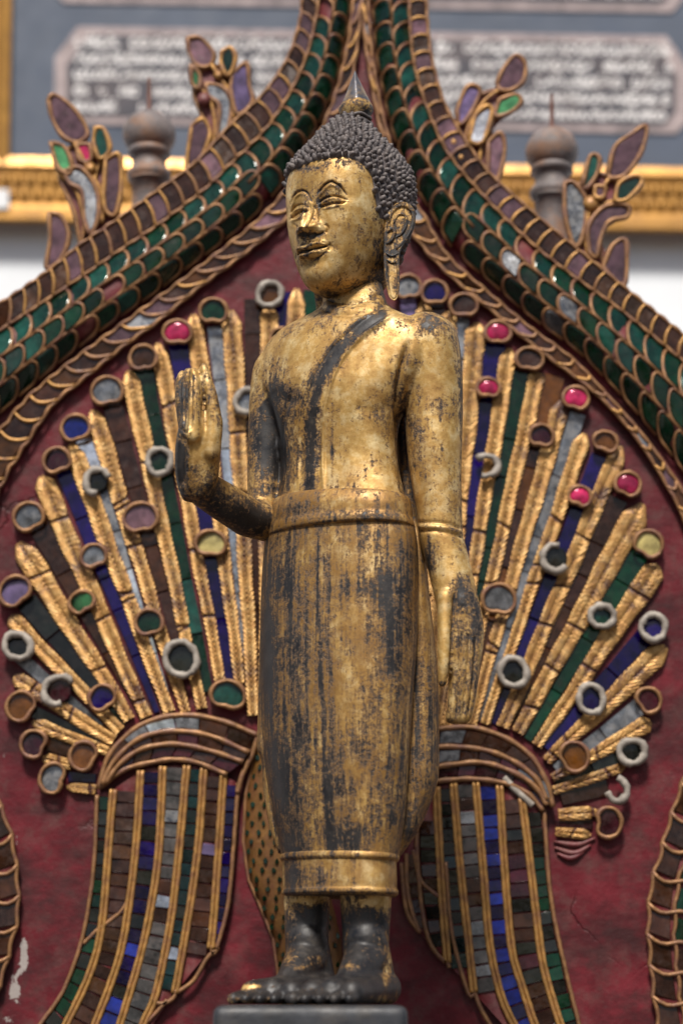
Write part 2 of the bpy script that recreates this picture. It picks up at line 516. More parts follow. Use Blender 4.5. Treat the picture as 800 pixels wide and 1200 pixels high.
fr_rail('frame_rail', lambda o: (-70 - 0, 190 + o), lambda o: (1130, 190 + o), prof, M['frame_gold'], pf)
fr_rail('frame_rail', lambda o: (10 - o, -160), lambda o: (10 - o, 190 + o), prof, M['frame_gold'], pf)
# beads of the bottom rail
bm = bmesh.new(); bmesh.ops.create_icosphere(bm, subdivisions=2, radius=1.0)
bead_me = bpy.data.meshes.new('bead'); bm.to_mesh(bead_me); bm.free(); bead_me.materials.append(M['frame_gold'])
bead_me.polygons.foreach_set('use_smooth', [True] * len(bead_me.polygons))
pl = world_loc(pf)
for row, yy in enumerate((217, 235)):
    for k in range(-2, 58):
        px = 7 + 14.6 * k + row * 7.3
        if 262 < px < 560: continue
        o = link('bead', bead_me, pf)
        o.location = Vector(fr(px, yy, -0.014).tolist()) - pl
        o.scale = (0.0105, 0.011, 0.0155 if row == 0 else 0.0118)
def page(x0, x1, y0, y1, ch, rows):
    P = [(x0, y0 + ch * 1.4), (x0 + ch, y0), (x1 - ch, y0), (x1, y0 + ch * 1.4), (x1, y1 - ch * .6), (x1 - ch * .5, y1), (x0 + ch * .5, y1), (x0, y1 - ch * .6)]
    def slab(P, d0, d1):
        V = [fr(p[0], p[1], d0) for p in P] + [fr(p[0], p[1], d1) for p in P]
        n = len(P)
        F = [list(range(n, 2 * n))[::-1]] + [[j, (j + 1) % n, n + (j + 1) % n, n + j] for j in range(n)]
        return V, F
    V, F = slab(P, 0.0035, 0.0)
    pg = build('manuscript', V, F, M['page'], pf, smooth=False)
    c = np.mean(P, 0)
    Q = [(p[0] + (14 if p[0] < c[0] else -14), p[1] + (9 if p[1] < c[1] else -9)) for p in P]
    V, F = slab(Q, -0.0005, -0.0015)
    build('dark_leaf', V, F, M['page_dark'], pg, smooth=False)
    mb = MB()
    for yy in rows:
        x = x0 + 24
        while x < x1 - 24:
            w = random.uniform(4, 9)
            if random.random() < 0.12:
                x += random.uniform(5, 16); continue
            h = random.uniform(4.0, 6.5); typ = random.random()
            if typ < 0.55:
                t = np.linspace(random.uniform(-.6, .6), random.uniform(4.5, 6.2), 9)
                path = np.stack([x + w / 2 + w / 2 * np.cos(t), yy + h * 0.8 * np.sin(t)], -1)
            elif typ < 0.8:
                t = np.linspace(0, 1, 6)
                path = np.stack([x + w * t, yy + h * np.sin(t * 6.3)], -1)
            else:
                path = np.array([(x, yy - h), (x + w * .2, yy + h * .4), (x + w * .8, yy + h), (x + w, yy - h * .3)])
            n = len(path); T = np.gradient(path, axis=0); T /= np.linalg.norm(T, axis=1)[:, None] + 1e-9
            Nn = np.stack([-T[:, 1], T[:, 0]], -1) * random.uniform(1.1, 2.0)
            V = np.vstack([fr((path + Nn)[:, 0], (path + Nn)[:, 1], -0.0022), fr((path - Nn)[:, 0], (path - Nn)[:, 1], -0.0022)])
            mb.add(V, [[i, i + 1, n + i + 1, n + i] for i in range(n - 1)])
            if random.random() < 0.4:
                q = [(x + 1, yy - h - 4), (x + w, yy - h - 5), (x + w, yy - h - 3), (x + 1, yy - h - 2)]
                mb.add([fr(a_, b_, -0.0022) for a_, b_ in q], [[0, 1, 2, 3]])
            x += w + random.uniform(0.5, 3)
    mb.build('writing', M['ink'], pg, smooth=False, kind='stuff')
page(62, 803, 36, 150, 26, (54, 73, 92, 111, 130))
page(58, 796, -110, 8, 26, (-92, -73, -54, -35, -14))
V = []
tagp = [(-8, 228), (10, 228), (11, 250), (-8, 251)]
V = [fr(a_, b_, -0.034) for a_, b_ in tagp] + [fr(a_, b_, -0.030) for a_, b_ in tagp]
tag(build('paper_tag', V, [[3, 2, 1, 0], [4, 5, 6, 7], [0, 1, 5, 4], [1, 2, 6, 5], [2, 3, 7, 6], [3, 0, 4, 7]], M['paper'], smooth=False),
    'small white paper tag on the lower gold rail of the picture frame', 'tag')

# ---- two weathered turned posts behind the panel
def turned_post(cx, ytop, label):
    Y = PY + 0.16
    o = at(cx, ytop + 110, Y)
    base = o.copy(); base[2] = FZ
    r = empty('turned_post', base.tolist())
    tag(r, label, 'post', 'turned posts behind the mosaic panel')
    def lathe(name, prof, mat):
        n = 28; V = []; F = []
        for (rp, yp) in prof:
            c = at(cx, yp, Y); k = at(cx + rp, yp, Y)[0] - c[0]
            for j in range(n):
                a = 2 * math.pi * j / n
                V.append((c[0] + k * math.cos(a), Y + k * math.sin(a), c[2]))
        F = grid_faces(len(prof), n, True)
        F.append(list(range(n))); F.append([(len(prof) - 1) * n + j for j in range(n)][::-1])
        build(name, V, F, mat, r)
    y = ytop
    a = np.linspace(0.12, 2.55, 16)
    lathe('ball', [(31 * math.sin(t) , y + 68 - 27 * math.cos(t)) for t in a], M['post'])
    lathe('collar', [(19, y + 84), (23, y + 85), (25, y + 88), (25, y + 92), (22, y + 95), (19, y + 96)], M['post'])
    lathe('neck', [(20, y + 94), (19.5, y + 103), (21, y + 112)], M['post'])
    lathe('collar', [(20, y + 110), (24, y + 111), (26, y + 115), (25.5, y + 120), (22, y + 123)], M['post'])
    lathe('shaft', [(20, y + 121), (20, y + 150), (22, y + 200), (24, y + 400), (26, 1171 + (CAMZ - FZ) * FPX * CP / (Y + DIST) / CP)], M['post'])
    lathe('spike', [(2.6, y + 44), (2.6, y + 18), (2.0, y + 2), (0.6, y)], M['iron'])
turned_post(175, 90, 'grey turned post with rusty spike, behind the left slope of the mosaic panel')
turned_post(646, 110, 'grey turned post with rusty spike, behind the right slope of the mosaic panel')

# ================================================================== the mosaic panel
panel = empty('mosaic_panel', (0, PY, FZ))
tag(panel, 'red arched panel inlaid with green glass scales and gilded fans behind the statue', 'panel')

def prism_v(P, Y, th, bevel=1.0, tilt=(0, 0), dome=0.0):
    """like prism_px with one Y per outline point"""
    P = np.asarray(P, float); Y = np.broadcast_to(np.asarray(Y, float), (len(P),)).copy(); n = len(P)
    ar = 0.5 * np.sum(P[:, 0] * np.roll(P[:, 1], -1) - np.roll(P[:, 0], -1) * P[:, 1])
    if ar < 0: P = P[::-1]; Y = Y[::-1]
    c = P.mean(0); cy = Y.mean(); d = P - c
    L = np.linalg.norm(d, axis=1)[:, None] + 1e-9
    k = np.maximum(0.3, (L - bevel) / L)
    I = c + d * k; YI = cy + (Y - cy) * k[:, 0]
    off = (tilt[0] * d[:, 0] + tilt[1] * d[:, 1]) * 0.0012
    V = np.vstack([at(P[:, 0], P[:, 1], Y + 0.002), at(P[:, 0], P[:, 1], Y - th * 0.7 + off),
                   at(I[:, 0], I[:, 1], YI - th + off), at(c[0], c[1], cy - th - dome)[None]])
    F = []
    for j in range(n):
        q = (j + 1) % n
        F.append([j, q, n + q, n + j]); F.append([n + j, n + q, 2 * n + q, 2 * n + j]); F.append([2 * n + j, 2 * n + q, 3 * n])
    return V, F

def tilt(a=0.05):
    return (random.gauss(0, a), random.gauss(0, a))

def tube_v(path, Y, r_px, sides=6, closed=False):
    P = np.asarray(path, float)
    Y = np.broadcast_to(np.asarray(Y, float), (len(P),))
    return tube(at(P[:, 0], P[:, 1], Y), np.broadcast_to(np.asarray(r_px, float), (len(P),)) * 0.00118, sides, closed)

def piece(name, vf, mat, parent, smooth=False, **k):
    return build(name, vf[0], vf[1], mat, parent, smooth=smooth, **k)

UP = [-120]
L_OUT = [(-150, 425), (-70, 390), (-20, 366), (0, 356), (59, 316), (94, 287), (131, 262), (187, 222), (230, 190), (270, 147), (306, 113), (335, 72), (350, 30), (354, 0), (356, -40), (357, -120)]
L_B1 = [(-150, 470), (-70, 425), (-20, 398), (0, 387), (81, 334), (150, 287), (187, 262), (237, 224), (267, 195), (312, 150), (342, 104), (360, 62), (369, 25), (373, 0), (375, -40), (376, -120)]
L_B2 = [(-150, 590), (-70, 535), (-20, 500), (0, 484), (69, 425), (125, 382), (184, 341), (219, 314), (262, 282), (300, 250), (333, 212), (356, 175), (378, 135), (394, 95), (404, 50), (409, 20), (411, 0), (413, -40), (414, -120)]
L_B3 = [(-150, 640), (-70, 580), (-20, 527), (0, 506), (30, 470), (69, 436), (125, 394), (184, 351), (219, 325), (262, 292), (300, 261), (337, 221), (361, 180), (383, 138), (398, 95), (408, 50), (412, 20), (414, 0), (416, -40), (417, -120)]
L_B4 = [(-60, 730), (-30, 660), (-10, 600), (6, 559), (31, 519), (62, 474), (94, 447), (147, 404), (187, 375), (234, 336), (280, 302), (310, 278), (337, 254), (362, 222), (380, 190), (396, 155), (408, 115), (416, 70), (421, 30), (423, 0), (424, -40), (424, -120)]
R_OUT = [(950, 490), (880, 446), (830, 413), (800, 392), (770, 368), (720, 328), (670, 287), (625, 250), (575, 205), (545, 165), (522, 125), (512, 95), (504, 60), (500, 20), (499, -10), (498, -50), (497, -120)]
R_B1 = [(950, 530), (880, 482), (830, 447), (800, 423), (770, 398), (720, 358), (660, 315), (615, 278), (565, 228), (524, 178), (502, 130), (490, 95), (483, 60), (480, 20), (479, -10), (478, -50), (477, -120)]
R_B2 = [(905, 720), (865, 650), (830, 597), (815, 573), (792, 541), (759, 499), (715, 450), (676, 411), (625, 374), (575, 331), (530, 291), (504, 247), (476, 200), (457, 145), (447, 100), (440, 60), (437, 20), (435, -10), (434, -50), (433, -120)]
R_B3 = [(890, 740), (850, 660), (820, 608), (805, 585), (782, 550), (749, 506), (706, 458), (670, 421), (620, 384), (570, 342), (524, 300), (497, 255), (469, 206), (451, 147), (441, 100), (435, 60), (432, 20), (430, -10), (429, -50), (428, -120)]
R_B4 = [(870, 790), (835, 700), (812, 640), (796, 597), (779, 566), (755, 527), (726, 490), (693, 457), (643, 419), (606, 390), (569, 358), (524, 320), (486, 277), (468, 240), (454, 190), (443, 140), (434, 90), (428, 50), (426, 20), (425, -10), (424.5, -50), (424.2, -120)]

def board():
    ys = np.r_[np.linspace(-118, 460, 100), np.linspace(468, 1432, 120)]
    lo = np.array(sorted((p[1], p[0]) for p in L_OUT)); ro = np.array(sorted((p[1], p[0]) for p in R_OUT))
    xl = np.interp(ys, lo[:, 0], lo[:, 1]) + 5; xr = np.interp(ys, ro[:, 0], ro[:, 1]) - 5
    xl[ys > 425] = -150; xr[ys > 490] = 950
    nc = 150
    t = np.linspace(0, 1, nc)
    X = xl[:, None] + (xr - xl)[:, None] * t; Yp = np.repeat(ys[:, None], nc, 1)
    V = at(X, Yp, PY).reshape(-1, 3)
    F = grid_faces(len(ys), nc)
    F = [f[::-1] for f in F]
    nr = len(ys)
    loop = [(i, 0) for i in range(nr)] + [(nr - 1, j) for j in range(1, nc)] + [(i, nc - 1) for i in range(nr - 2, -1, -1)] + [(0, j) for j in range(nc - 2, 0, -1)]
    idx = [i * nc + j for i, j in loop]; b = len(V)
    B = V[idx].copy(); B[:, 1] += 0.035
    V = np.vstack([V, B]); m = len(idx)
    F += [[idx[k], idx[(k + 1) % m], b + (k + 1) % m, b + k][::-1] for k in range(m)]
    F.append(list(range(b, b + m))[::-1])
    px = proj(V)
    w = np.zeros(len(V))
    for (cx, cy, rx, ry, s) in [(28, 1118, 6, 26, 1), (18, 1160, 10, 30, .8), (22, 985, 4, 22, .7), (25, 1020, 3, 20, .6), (78, 1030, 8, 8, .5), (5, 880, 12, 20, .6),
                                (660, 1085, 5, 40, .35), (5, 1195, 14, 10, .6)]:
        w = np.maximum(w, s * np.exp(-(((px[:, 0] - cx) / rx) ** 2 + ((px[:, 1] - cy) / ry) ** 2)))
    o = build('board', V, F, M['board'], panel, smooth=False)
    a = o.data.attributes.new('wear', 'FLOAT', 'POINT'); a.data.foreach_set('value', w)
board()

def band_map(A, B, n=400):
    A = resample(catmull(A, 10), n); B = resample(catmull(B, 10), n)
    # pair points of equal arc length, with the far ends tied
    def f(s, w):
        s = np.clip(np.asarray(s, float), 0, 1) * (n - 1); w = np.asarray(w, float)
        i = np.arange(n)
        a = np.stack([np.interp(s, i, A[:, 0]), np.interp(s, i, A[:, 1])], -1)
        b = np.stack([np.interp(s, i, B[:, 0]), np.interp(s, i, B[:, 1])], -1)
        return a + (b - a) * w[..., None]
    return f, 0.5 * (arclen(A) + arclen(B))

def naga(side, OUT, B1, B2, B3, B4, lower_rows, split):
    r = empty('serpent_body', at(B1[len(B1) // 2][0], B1[len(B1) // 2][1], PY).tolist())
    r.parent = panel; r.location = r.location - panel.location
    f, L = band_map(B1, B2)
    H = 0.030
    dome = lambda w: H * (1 - np.abs(2 * np.asarray(w) - 1) ** 2.2 * 0.75)
    # the carved body under the glass
    ss = np.linspace(0, 1, 90); ww = np.linspace(-0.03, 1.03, 11)
    S, W = np.meshgrid(ss, ww, indexing='ij')
    P = f(S, W)
    V = at(P[..., 0], P[..., 1], PY - np.clip(dome(W), 0, 1) + 0.002 + (np.abs(W - .5) > .51) * 0.03).reshape(-1, 3)
    F = grid_faces(90, 11)
    build('body', V, F if side > 0 else [q[::-1] for q in F], M['wood_red'], r)
    # scales: u-shaped glass pieces set in gilt rims, staggered rows
    for zone in (0, 1):
        rows = lower_rows if zone == 0 else 2
        s0, s1 = (0.0, split) if zone == 0 else (split, 1.0)
        length = L * (s1 - s0)
        step = 29.0 if zone == 0 else 25.0
        n = int(round(length / step))
        ds = (s1 - s0) / n
        for row in range(rows):
            for k in range(n + 1):
                sa = s0 + (k - 0.5 * (row % 2)) * ds
                if zone == 0 and sa + ds > s1 + ds * 0.55: continue
                if zone == 1 and sa < s0 - ds * 0.1: continue
                mid = f(np.array([sa + ds / 2]), np.array([(row + .5) / rows]))[0]
                if not (-130 < mid[0] < 930 and -100 < mid[1] < 800): continue
                wa, wb = row / rows, (row + 1) / rows
                if side < 0: pass
                j = random.uniform(-.04, .04)
                # outline in (s, w): straight back end, round front end (towards the top)
                ang = np.linspace(-math.pi / 2, math.pi / 2, 9)
                frac = 0.62
                sw = [(0.0, -.5)] + [(frac + (1 - frac) * math.cos(a), .5 * math.sin(a)) for a in ang] + [(0.0, .5)]
                sw = np.array(sw)
                s_ = sa + (sw[:, 0] * (1.0 + j)) * ds
                w_ = (wa + wb) / 2 + sw[:, 1] * (wb - wa) * 0.97
                rim = f(s_, w_)
                yr = PY - dome(np.clip(w_, 0, 1))
                g = np.array(sw); gi_s = sa + (0.05 + g[:, 0] * 0.88) * ds; gi_w = (wa + wb) / 2 + g[:, 1] * (wb - wa) * 0.80
                gp = f(gi_s, gi_w); yg = PY - dome(np.clip(gi_w, 0, 1))
                q = random.random()
                outer = (row == 0)
                mat = M['teal'] if (outer and q < .75) or q < .12 else M['green']  # outer row mostly lighter teal: sky reflection put into the glass colour
                if q > .99: mat = M['silver']
                if side < 0 and zone == 0 and .02 < abs(q - .5) < .026: mat = M['mauve']
                if random.random() > .02: piece('glass_scale', prism_v(gp, yg, 0.0035, 1.4, tilt(.09)), mat, r)
                piece('scale_rim', tube_v(rim, yr - 0.0025, 2.15 + random.uniform(-.25, .3), 6), M['rim'], r, smooth=True)
    # outer border: brown glass between gilt rungs
    def border(name, A, B, step, slant, rad, mats, H2, wob, edges=True, curl=0.0):
        g, LL = band_map(A, B)
        n = int(LL / step)
        b = empty(name, at(A[len(A) // 2][0], A[len(A) // 2][1], PY).tolist())
        b.parent = panel; b.location = b.location - panel.location
        for k in range(n):
            s0, s1 = k / n, (k + 1) / n
            ds = 1 / n
            mid = g(np.array([s0]), np.array([.5]))[0]
            if not (-130 < mid[0] < 930 and -100 < mid[1] < 800): continue
            t = np.linspace(0.03, .97, 7)
            sl = lambda w: slant * (np.asarray(w) - .5) * ds + curl * ds * np.sin(np.asarray(w) * math.pi)
            w8 = np.linspace(0.08, 0.92, 6)
            lo = g(s0 + .08 * ds + sl(w8), w8); hi = g(s1 - .08 * ds + sl(w8), w8)
            poly = np.vstack([lo, hi[::-1]])
            piece('glass_tile', prism_v(poly, PY - H2, 0.003, 1.2, tilt(.06)), M[random.choice(mats)], b)
            w9 = np.linspace(-0.02, 1.02, 8)
            path = g(np.full(8, s0) + sl(w9), w9)
            rr = rad * (0.75 + 0.35 * np.sin(w9.clip(0, 1) * math.pi)) * random.uniform(.85, 1.15)
            piece('gilt_rung', tube_v(path, PY - H2 - 0.004, rr, 6), M['rim_bright' if random.random() < .5 else 'rim'], b, smooth=True)
        for w in ((0.0, 1.0) if edges else ()):
            s = np.linspace(0, 1, n * 5)
            P = g(s, np.full(len(s), w) + wob * (np.abs(np.sin(s * n * math.pi)) - .5) * (1 if w > .5 else -1))
            ok = (P[:, 0] > -140) & (P[:, 0] < 940) & (P[:, 1] < 800)
            P = P[ok]
            piece('gilt_edge', tube_v(P, PY - H2 - 0.003, 2.5 + .5 * np.sin(np.arange(len(P)) * 1.3), 6), M['rim'], b, smooth=True)
        # carved ground under the tiles
        s = np.linspace(0, 1, 80); S, W = np.meshgrid(s, np.linspace(0, 1, 3), indexing='ij')
        P = g(S, W); V = at(P[..., 0], P[..., 1], PY - H2 + 0.001 + 0 * W).reshape(-1, 3); n0 = len(V)
        V2 = V.copy(); V2[:, 1] = PY + 0.001
        F = grid_faces(80, 3)
        F = F if side > 0 else [q[::-1] for q in F]
        for jx in (0, 2):
            for i in range(79):
                a_, b_ = i * 3 + jx, (i + 1) * 3 + jx
                F.append([a_, b_, n0 + b_, n0 + a_])
        build('ground', np.vstack([V, V2]), F, M['wood_red'], b)
    border('outer_border', OUT, B1, 20, 0.25 * side, 2.2, ['brown', 'brown', 'umber', 'brown', 'mauve'], 0.012, 0.05, curl=0.14)
    border('rope_border', B3, B4, 27, 1.0, 2.7, ['brown', 'brown', 'mauve', 'brown', 'silver', 'amber'], 0.010, 0.10, curl=-0.25)
naga(-1, L_OUT, L_B1, L_B2, L_B3, L_B4, 3, 0.60)
naga(1, R_OUT, R_B1, R_B2, R_B3, R_B4, 3, 0.56)

# ---- gilded fans
def rib_vf(a, b, w0, w1, Y, dbl=False):
    a = np.array(a, float); b = np.array(b, float)
    L = np.linalg.norm(b - a); t = (b - a) / L; nrm = np.array([-t[1], t[0]])
    ns = max(4, int(L / 1.1)); nc = 27
    s = np.linspace(0, 1, ns); c = np.linspace(-1, 1, nc)
    S, Cc = np.meshgrid(s, c, indexing='ij')
    w = (w0 + (w1 - w0) * S) / 2 * 1.04
    # rounded tip
    tipf = np.clip(S * L / (w0 * (0.5 + .25 * math.sin(a[0] * 3)) + 1), 0, 1) ** 0.8
    w = w * (0.2 + 0.8 * tipf) * (1 + .05 * np.sin(S * L / 9 + a[0]))
    wob = 0.6 * np.sin(S * L / 23 + a[0]) 
    P = a + t * (S * L)[..., None] + nrm * (Cc * w + wob)[..., None]
    per = 5.3 + 0.5 * math.sin(a[0])
    ph = (S * L + np.abs(Cc) * w * 1.35) / per + 0.25 * np.sin(S * 40 + a[1])
    saw = (ph - np.floor(ph))
    h = 0.0030 * np.sqrt(np.clip(1 - Cc ** 2, 0, 1)) + 0.0026 * saw * (np.abs(Cc) < .97) - 0.0014 * np.exp(-(Cc / .15) ** 2)
    brk = np.zeros_like(S)
    for _ in range(1 + int(L / 130)):
        sb = random.uniform(.15, .95)
        brk += np.exp(-(((S - sb) * L + Cc * random.uniform(-3, 3)) / 1.6) ** 2)
    h = h * np.clip(tipf, .3, 1) - 0.003 * np.clip(brk, 0, 1)
    h[:, 0] = h[:, -1] = -0.002
    V = at(P[..., 0], P[..., 1], Y - h).reshape(-1, 3)
    F = grid_faces(ns, nc)
    groove = (1.25 * (1 - saw) ** 3 + 0.35 * np.exp(-(Cc / .10) ** 2) + .5 * (np.abs(Cc) > .93) + 1.2 * brk).ravel()
    return V, [f[::-1] for f in F], groove

def strip(a, b, w0, w1, mats, parent, Y, hi=None):
    """a coloured glass strip laid in several lengths"""
    a = np.array(a, float); b = np.array(b, float)
    L = np.linalg.norm(b - a); t = (b - a) / L; nr = np.array([-t[1], t[0]])
    cuts = [0.0]
    while cuts[-1] < L - 25: cuts.append(cuts[-1] + random.uniform(38, 85))
    cuts = [c / max(cuts[-1], L) for c in cuts[:-1]] + [1.0] if len(cuts) > 1 else [0, 1.0]
    for i in range(len(cuts) - 1):
        s0, s1 = cuts[i], cuts[i + 1] - 1.0 / L
        q = []
        for s, sg in ((s0, -1), (s0, 1), (s1, 1), (s1, -1)):
            w = (w0 + (w1 - w0) * s) / 2 * random.uniform(1.0, 1.15)
            q.append(a + t * L * s + nr * sg * w)
        piece('glass_strip', prism_v(q, Y, 0.0032, 0.8, tilt(.03)), M[random.choice(mats)], parent)

def kidney(c, R, ang, notch=0.3, sq=0.85, n=22):
    ph = np.linspace(0, 2 * math.pi, n, endpoint=False)
    d = np.angle(np.exp(1j * (ph - 0)))
    r = R * (1 - notch * np.exp(-(d / 0.5) ** 2))
    x = r * np.cos(ph) * sq; y = r * np.sin(ph)
    ca, sa = math.cos(ang), math.sin(ang)
    return np.stack([c[0] + x * ca - y * sa, c[1] + x * sa + y * ca], -1)

def jewel(c, R, kind, parent, toward, Y=PY - 0.0150, ring='rim', gap=0.0):
    ang = math.atan2(toward[1] - c[1], toward[0] - c[0])
    if ring == 'putty':
        p = kidney(c, R * .74, ang, 0.0, random.uniform(.9, 1.0), 20)
        p = np.array(c) + (p - c) * (1 + .07 * np.sin(np.arange(20) * .63 + R)[:, None]) + RNG.uniform(-.8, .8, p.shape)
        if gap:
            p = np.roll(p, -int(gap * 20), 0)[: 20 - 5]
            piece('putty_ring', tube_v(p, Y - 0.003, 4.3 + RNG.uniform(-1.0, 1.1, len(p)), 8), M['putty'], parent, smooth=True)
        else:
            piece('putty_ring', tube_v(p, Y - 0.003, 4.2 + RNG.uniform(-.9, 1.1, len(p)), 8, True), M['putty'], parent, smooth=True)
        inner = kidney(c, R * .66, ang, 0, 1.0, 16)
        if kind: piece('glass_jewel', prism_v(inner, Y + 0.005, 0.004, 1.5, tilt(.05), 0.001), M[kind], parent)
        return
    p = kidney(c, R * .84, ang, random.uniform(.24, .36), random.uniform(.84, .98)); ph0 = random.uniform(0, 6)
    p += RNG.uniform(-.35, .35, p.shape)
    piece('jewel_setting', tube_v(p, Y - 0.002, 2.6 + .5 * np.sin(ph0 + np.arange(len(p)) * .9), 8, True), M['rim'], parent, smooth=True)
    inner = kidney(c, R * .76, ang, .30, .9)
    cyl = kidney(c, R * .9, ang, .28, .9)
    piece('setting_base', prism_v(cyl, PY + 0.001, PY - Y - .0028, .8), M['wood_red'], parent)
    if kind in ('pink',) :
        V, F = prism_v(inner, Y, 0.003, 3.5, (0, 0), 0.004)
        piece('glass_jewel', (V, F), M[kind], parent, smooth=True)
    else:
        piece('glass_jewel', prism_v(inner, Y + 0.0035, 0.003, 1.0, tilt(.06), 0.0005), M[kind], parent)

def fan(ribs, strips, jewels, centre):
    r = empty('feather_fan', at(centre[0], centre[1], PY).tolist())
    r.parent = panel; r.location = r.location - panel.location
    for (a, b, w0, w1) in ribs:
        V, F, gr = rib_vf(a, b, w0, w1, PY - 0.005)
        o = piece('gilded_rib', (V, F), M['rib'], r, smooth=True)
        at_ = o.data.attributes.new('wear', 'FLOAT', 'POINT'); at_.data.foreach_set('value', gr)
    for (a, b, w0, w1, mats) in strips:
        strip(a, b, w0, w1, mats.split(), r, PY - 0.001)
    for j in jewels:
        c, R, kind = j[:3]
        jewel(c, R, kind, r, centre, ring='putty' if len(j) > 3 else 'rim', gap=j[4] if len(j) > 4 else 0.0)

LC = (232, 960)
ribsL = [((348, 338), (322, 835), 22, 14), ((316, 360), (310, 838), 22, 14), ((271, 363), (297, 838), 24, 13), ((227, 368), (281, 800), 22, 13),
         ((185, 402), (258, 796), 20, 13), ((151, 434), (236, 830), 22, 13), ((109, 480), (217, 834), 23, 13), ((84, 520), (198, 834), 24, 14),
         ((48, 558), (171, 840), 26, 15), ((22, 636), (152, 843), 30, 15), ((12, 722), (141, 856), 20, 14), ((16, 793), (133, 868), 20, 15),
         ((38, 846), (126, 881), 17, 12), ((50, 889), (84, 896), 16, 12), ((78, 922), (112, 926), 12, 13)]
stripsL = [((365, 340), (330, 830), 18, 12, 'green'), ((332, 342), (316, 830), 18, 10, 'blue'), ((296, 350), (302, 836), 20, 8, 'brown'),
           ((254, 382), (289, 770), 20, 10, 'silver mirror silver'), ((208, 396), (270, 800), 21, 14, 'blue'), ((167, 430), (243, 812), 22, 13, 'green green teal'),
           ((131, 468), (213, 772), 22, 10, 'brown'), ((97, 510), (196, 818), 19, 7, 'silver silver mirror'), ((76, 552), (185, 836), 20, 6, 'blue'),
           ((43, 612), (157, 822), 24, 5, 'brown'), ((31, 704), (149, 848), 25, 9, 'green black'), ((22, 768), (119, 854), 15, 9, 'silver'),
           ((40, 834), (120, 872), 13, 9, 'black'), ((52, 870), (84, 881), 16, 13, 'brown amber'), ((80, 910), (114, 912), 11, 9, 'blue')]
jewelsL = [((316, 345), 19, 'amber', 1), ((330, 397), 16, 'maroon'), ((250, 365), 19, 'green'), ((208, 390), 20, 'pink'), ((168, 420), 19, 'brown'),
           ((126, 459), 22, 'silver'), ((89, 502), 20, 'bright_blue'), ((67, 540), 19, 'maroon'), ((34, 606), 21, 'silver'), ((18, 693), 23, 'lilac'),
           ((187, 541), 20, 'green', 1), ((114, 564), 19, 'black', 1, .06), ((165, 607), 24, 'mauve'), ((110, 652), 18, 'silver'), ((96, 706), 18, 'jade'),
           ((247, 637), 21, 'yellow'), ((290, 470), 19, 'silver', 1), ((175, 730), 19, 'green'), ((212, 772), 27, 'black', 1), ((267, 815), 24, 'teal'),
           ((21, 757), 21, 'black', 1), ((69, 809), 23, 'maroon', 1, .1), ((120, 818), 19, 'blue'), ((25, 828), 21, 'amber'), ((40, 872), 19, 'maroon'),
           ((98, 886), 20, 'amber'), ((62, 912), 21, 'silver')]
fan(ribsL, stripsL, jewelsL, LC)
RC = (548, 960)
ribsR = [((497, 350), (500, 850), 20, 12), ((525, 364), (507, 850), 22, 12), ((559, 378), (513, 850), 25, 12), ((597, 408), (524, 850), 20, 12),
         ((630, 436), (538, 848), 20, 11), ((660, 468), (552, 848), 22, 12), ((685, 508), (568, 848), 20, 11), ((727, 523), (589, 852), 22, 16),
         ((752, 590), (606, 858), 32, 16), ((770, 662), (629, 874), 30, 13), ((780, 758), (640, 892), 30, 13), ((762, 846), (647, 912), 22, 10),
         ((732, 898), (648, 927), 13, 11), ((702, 951), (654, 955), 17, 14), ((692, 979), (650, 975), 13, 11)]
stripsR = [((478, 350), (490, 840), 18, 10, 'lilac'), ((511, 352), (503, 840), 18, 8, 'brown'), ((541, 372), (508, 840), 16, 8, 'silver'),
           ((580, 402), (519, 848), 22, 9, 'blue'), ((614, 436), (530, 848), 25, 9, 'green green teal'), ((648, 440), (545, 846), 27, 8, 'brown amber brown'),
           ((677, 484), (561, 846), 17, 8, 'silver'), ((703, 534), (578, 850), 22, 9, 'blue'), ((724, 584), (599, 848), 22, 8, 'brown'),
           ((749, 648), (617, 868), 23, 9, 'green'), ((758, 742), (638, 878), 22, 9, 'blue'), ((749, 828), (649, 902), 19, 10, 'silver'),
           ((740, 880), (650, 920), 14, 9, 'black'), ((712, 922), (656, 936), 18, 14, 'brown'), ((694, 966), (650, 966), 10, 8, 'maroon')]
jewelsR = [((478, 337), 18, 'silver'), ((509, 343), 18, 'blue'), ((543, 358), 19, 'brown'), ((583, 390), 18, 'pink'), ((620, 421), 19, 'brown'),
           ((572, 455), 16, 'pink'), ((674, 467), 18, 'pink'), ((634, 511), 17, 'maroon'), ((709, 518), 17, 'amber'), ((679, 582), 16, 'pink'), ((735, 568), 18, 'pink'),
           ((569, 546), 18, None, 1, .35), ((584, 703), 23, 'silver'), ((650, 654), 21, 'black', 1, .8), ((601, 788), 22, 'black', 1), ((759, 638), 20, 'yellow'),
           ((705, 722), 19, 'teal', 1), ((765, 735), 21, 'blue', 1), ((692, 819), 22, 'blue', 1), ((759, 821), 18, 'maroon'), ((672, 887), 21, 'amber'),
           ((740, 881), 20, 'black', 1), ((712, 964), 21, 'maroon'), ((722, 925), 18, None, 1, .3)]
fan(ribsR, stripsR, jewelsR, RC)
def petals():
    r = empty('carved_petal', at(672, 990, PY).tolist()); r.parent = panel; r.location = r.location - panel.location
    for k, (a, b, c) in enumerate([((648, 986), (675, 990), (697, 982)), ((649, 993), (672, 1000), (692, 990)), ((652, 1000), (668, 1006), (684, 998))]):
        q = resample(catmull([a, b, c], 8), 14)
        piece('petal_ridge', tube_v(q, PY - .003, 3.6 * np.sin(np.linspace(.3, 2.84, 14)), 7), M['wood_red'], r, smooth=True)
petals()
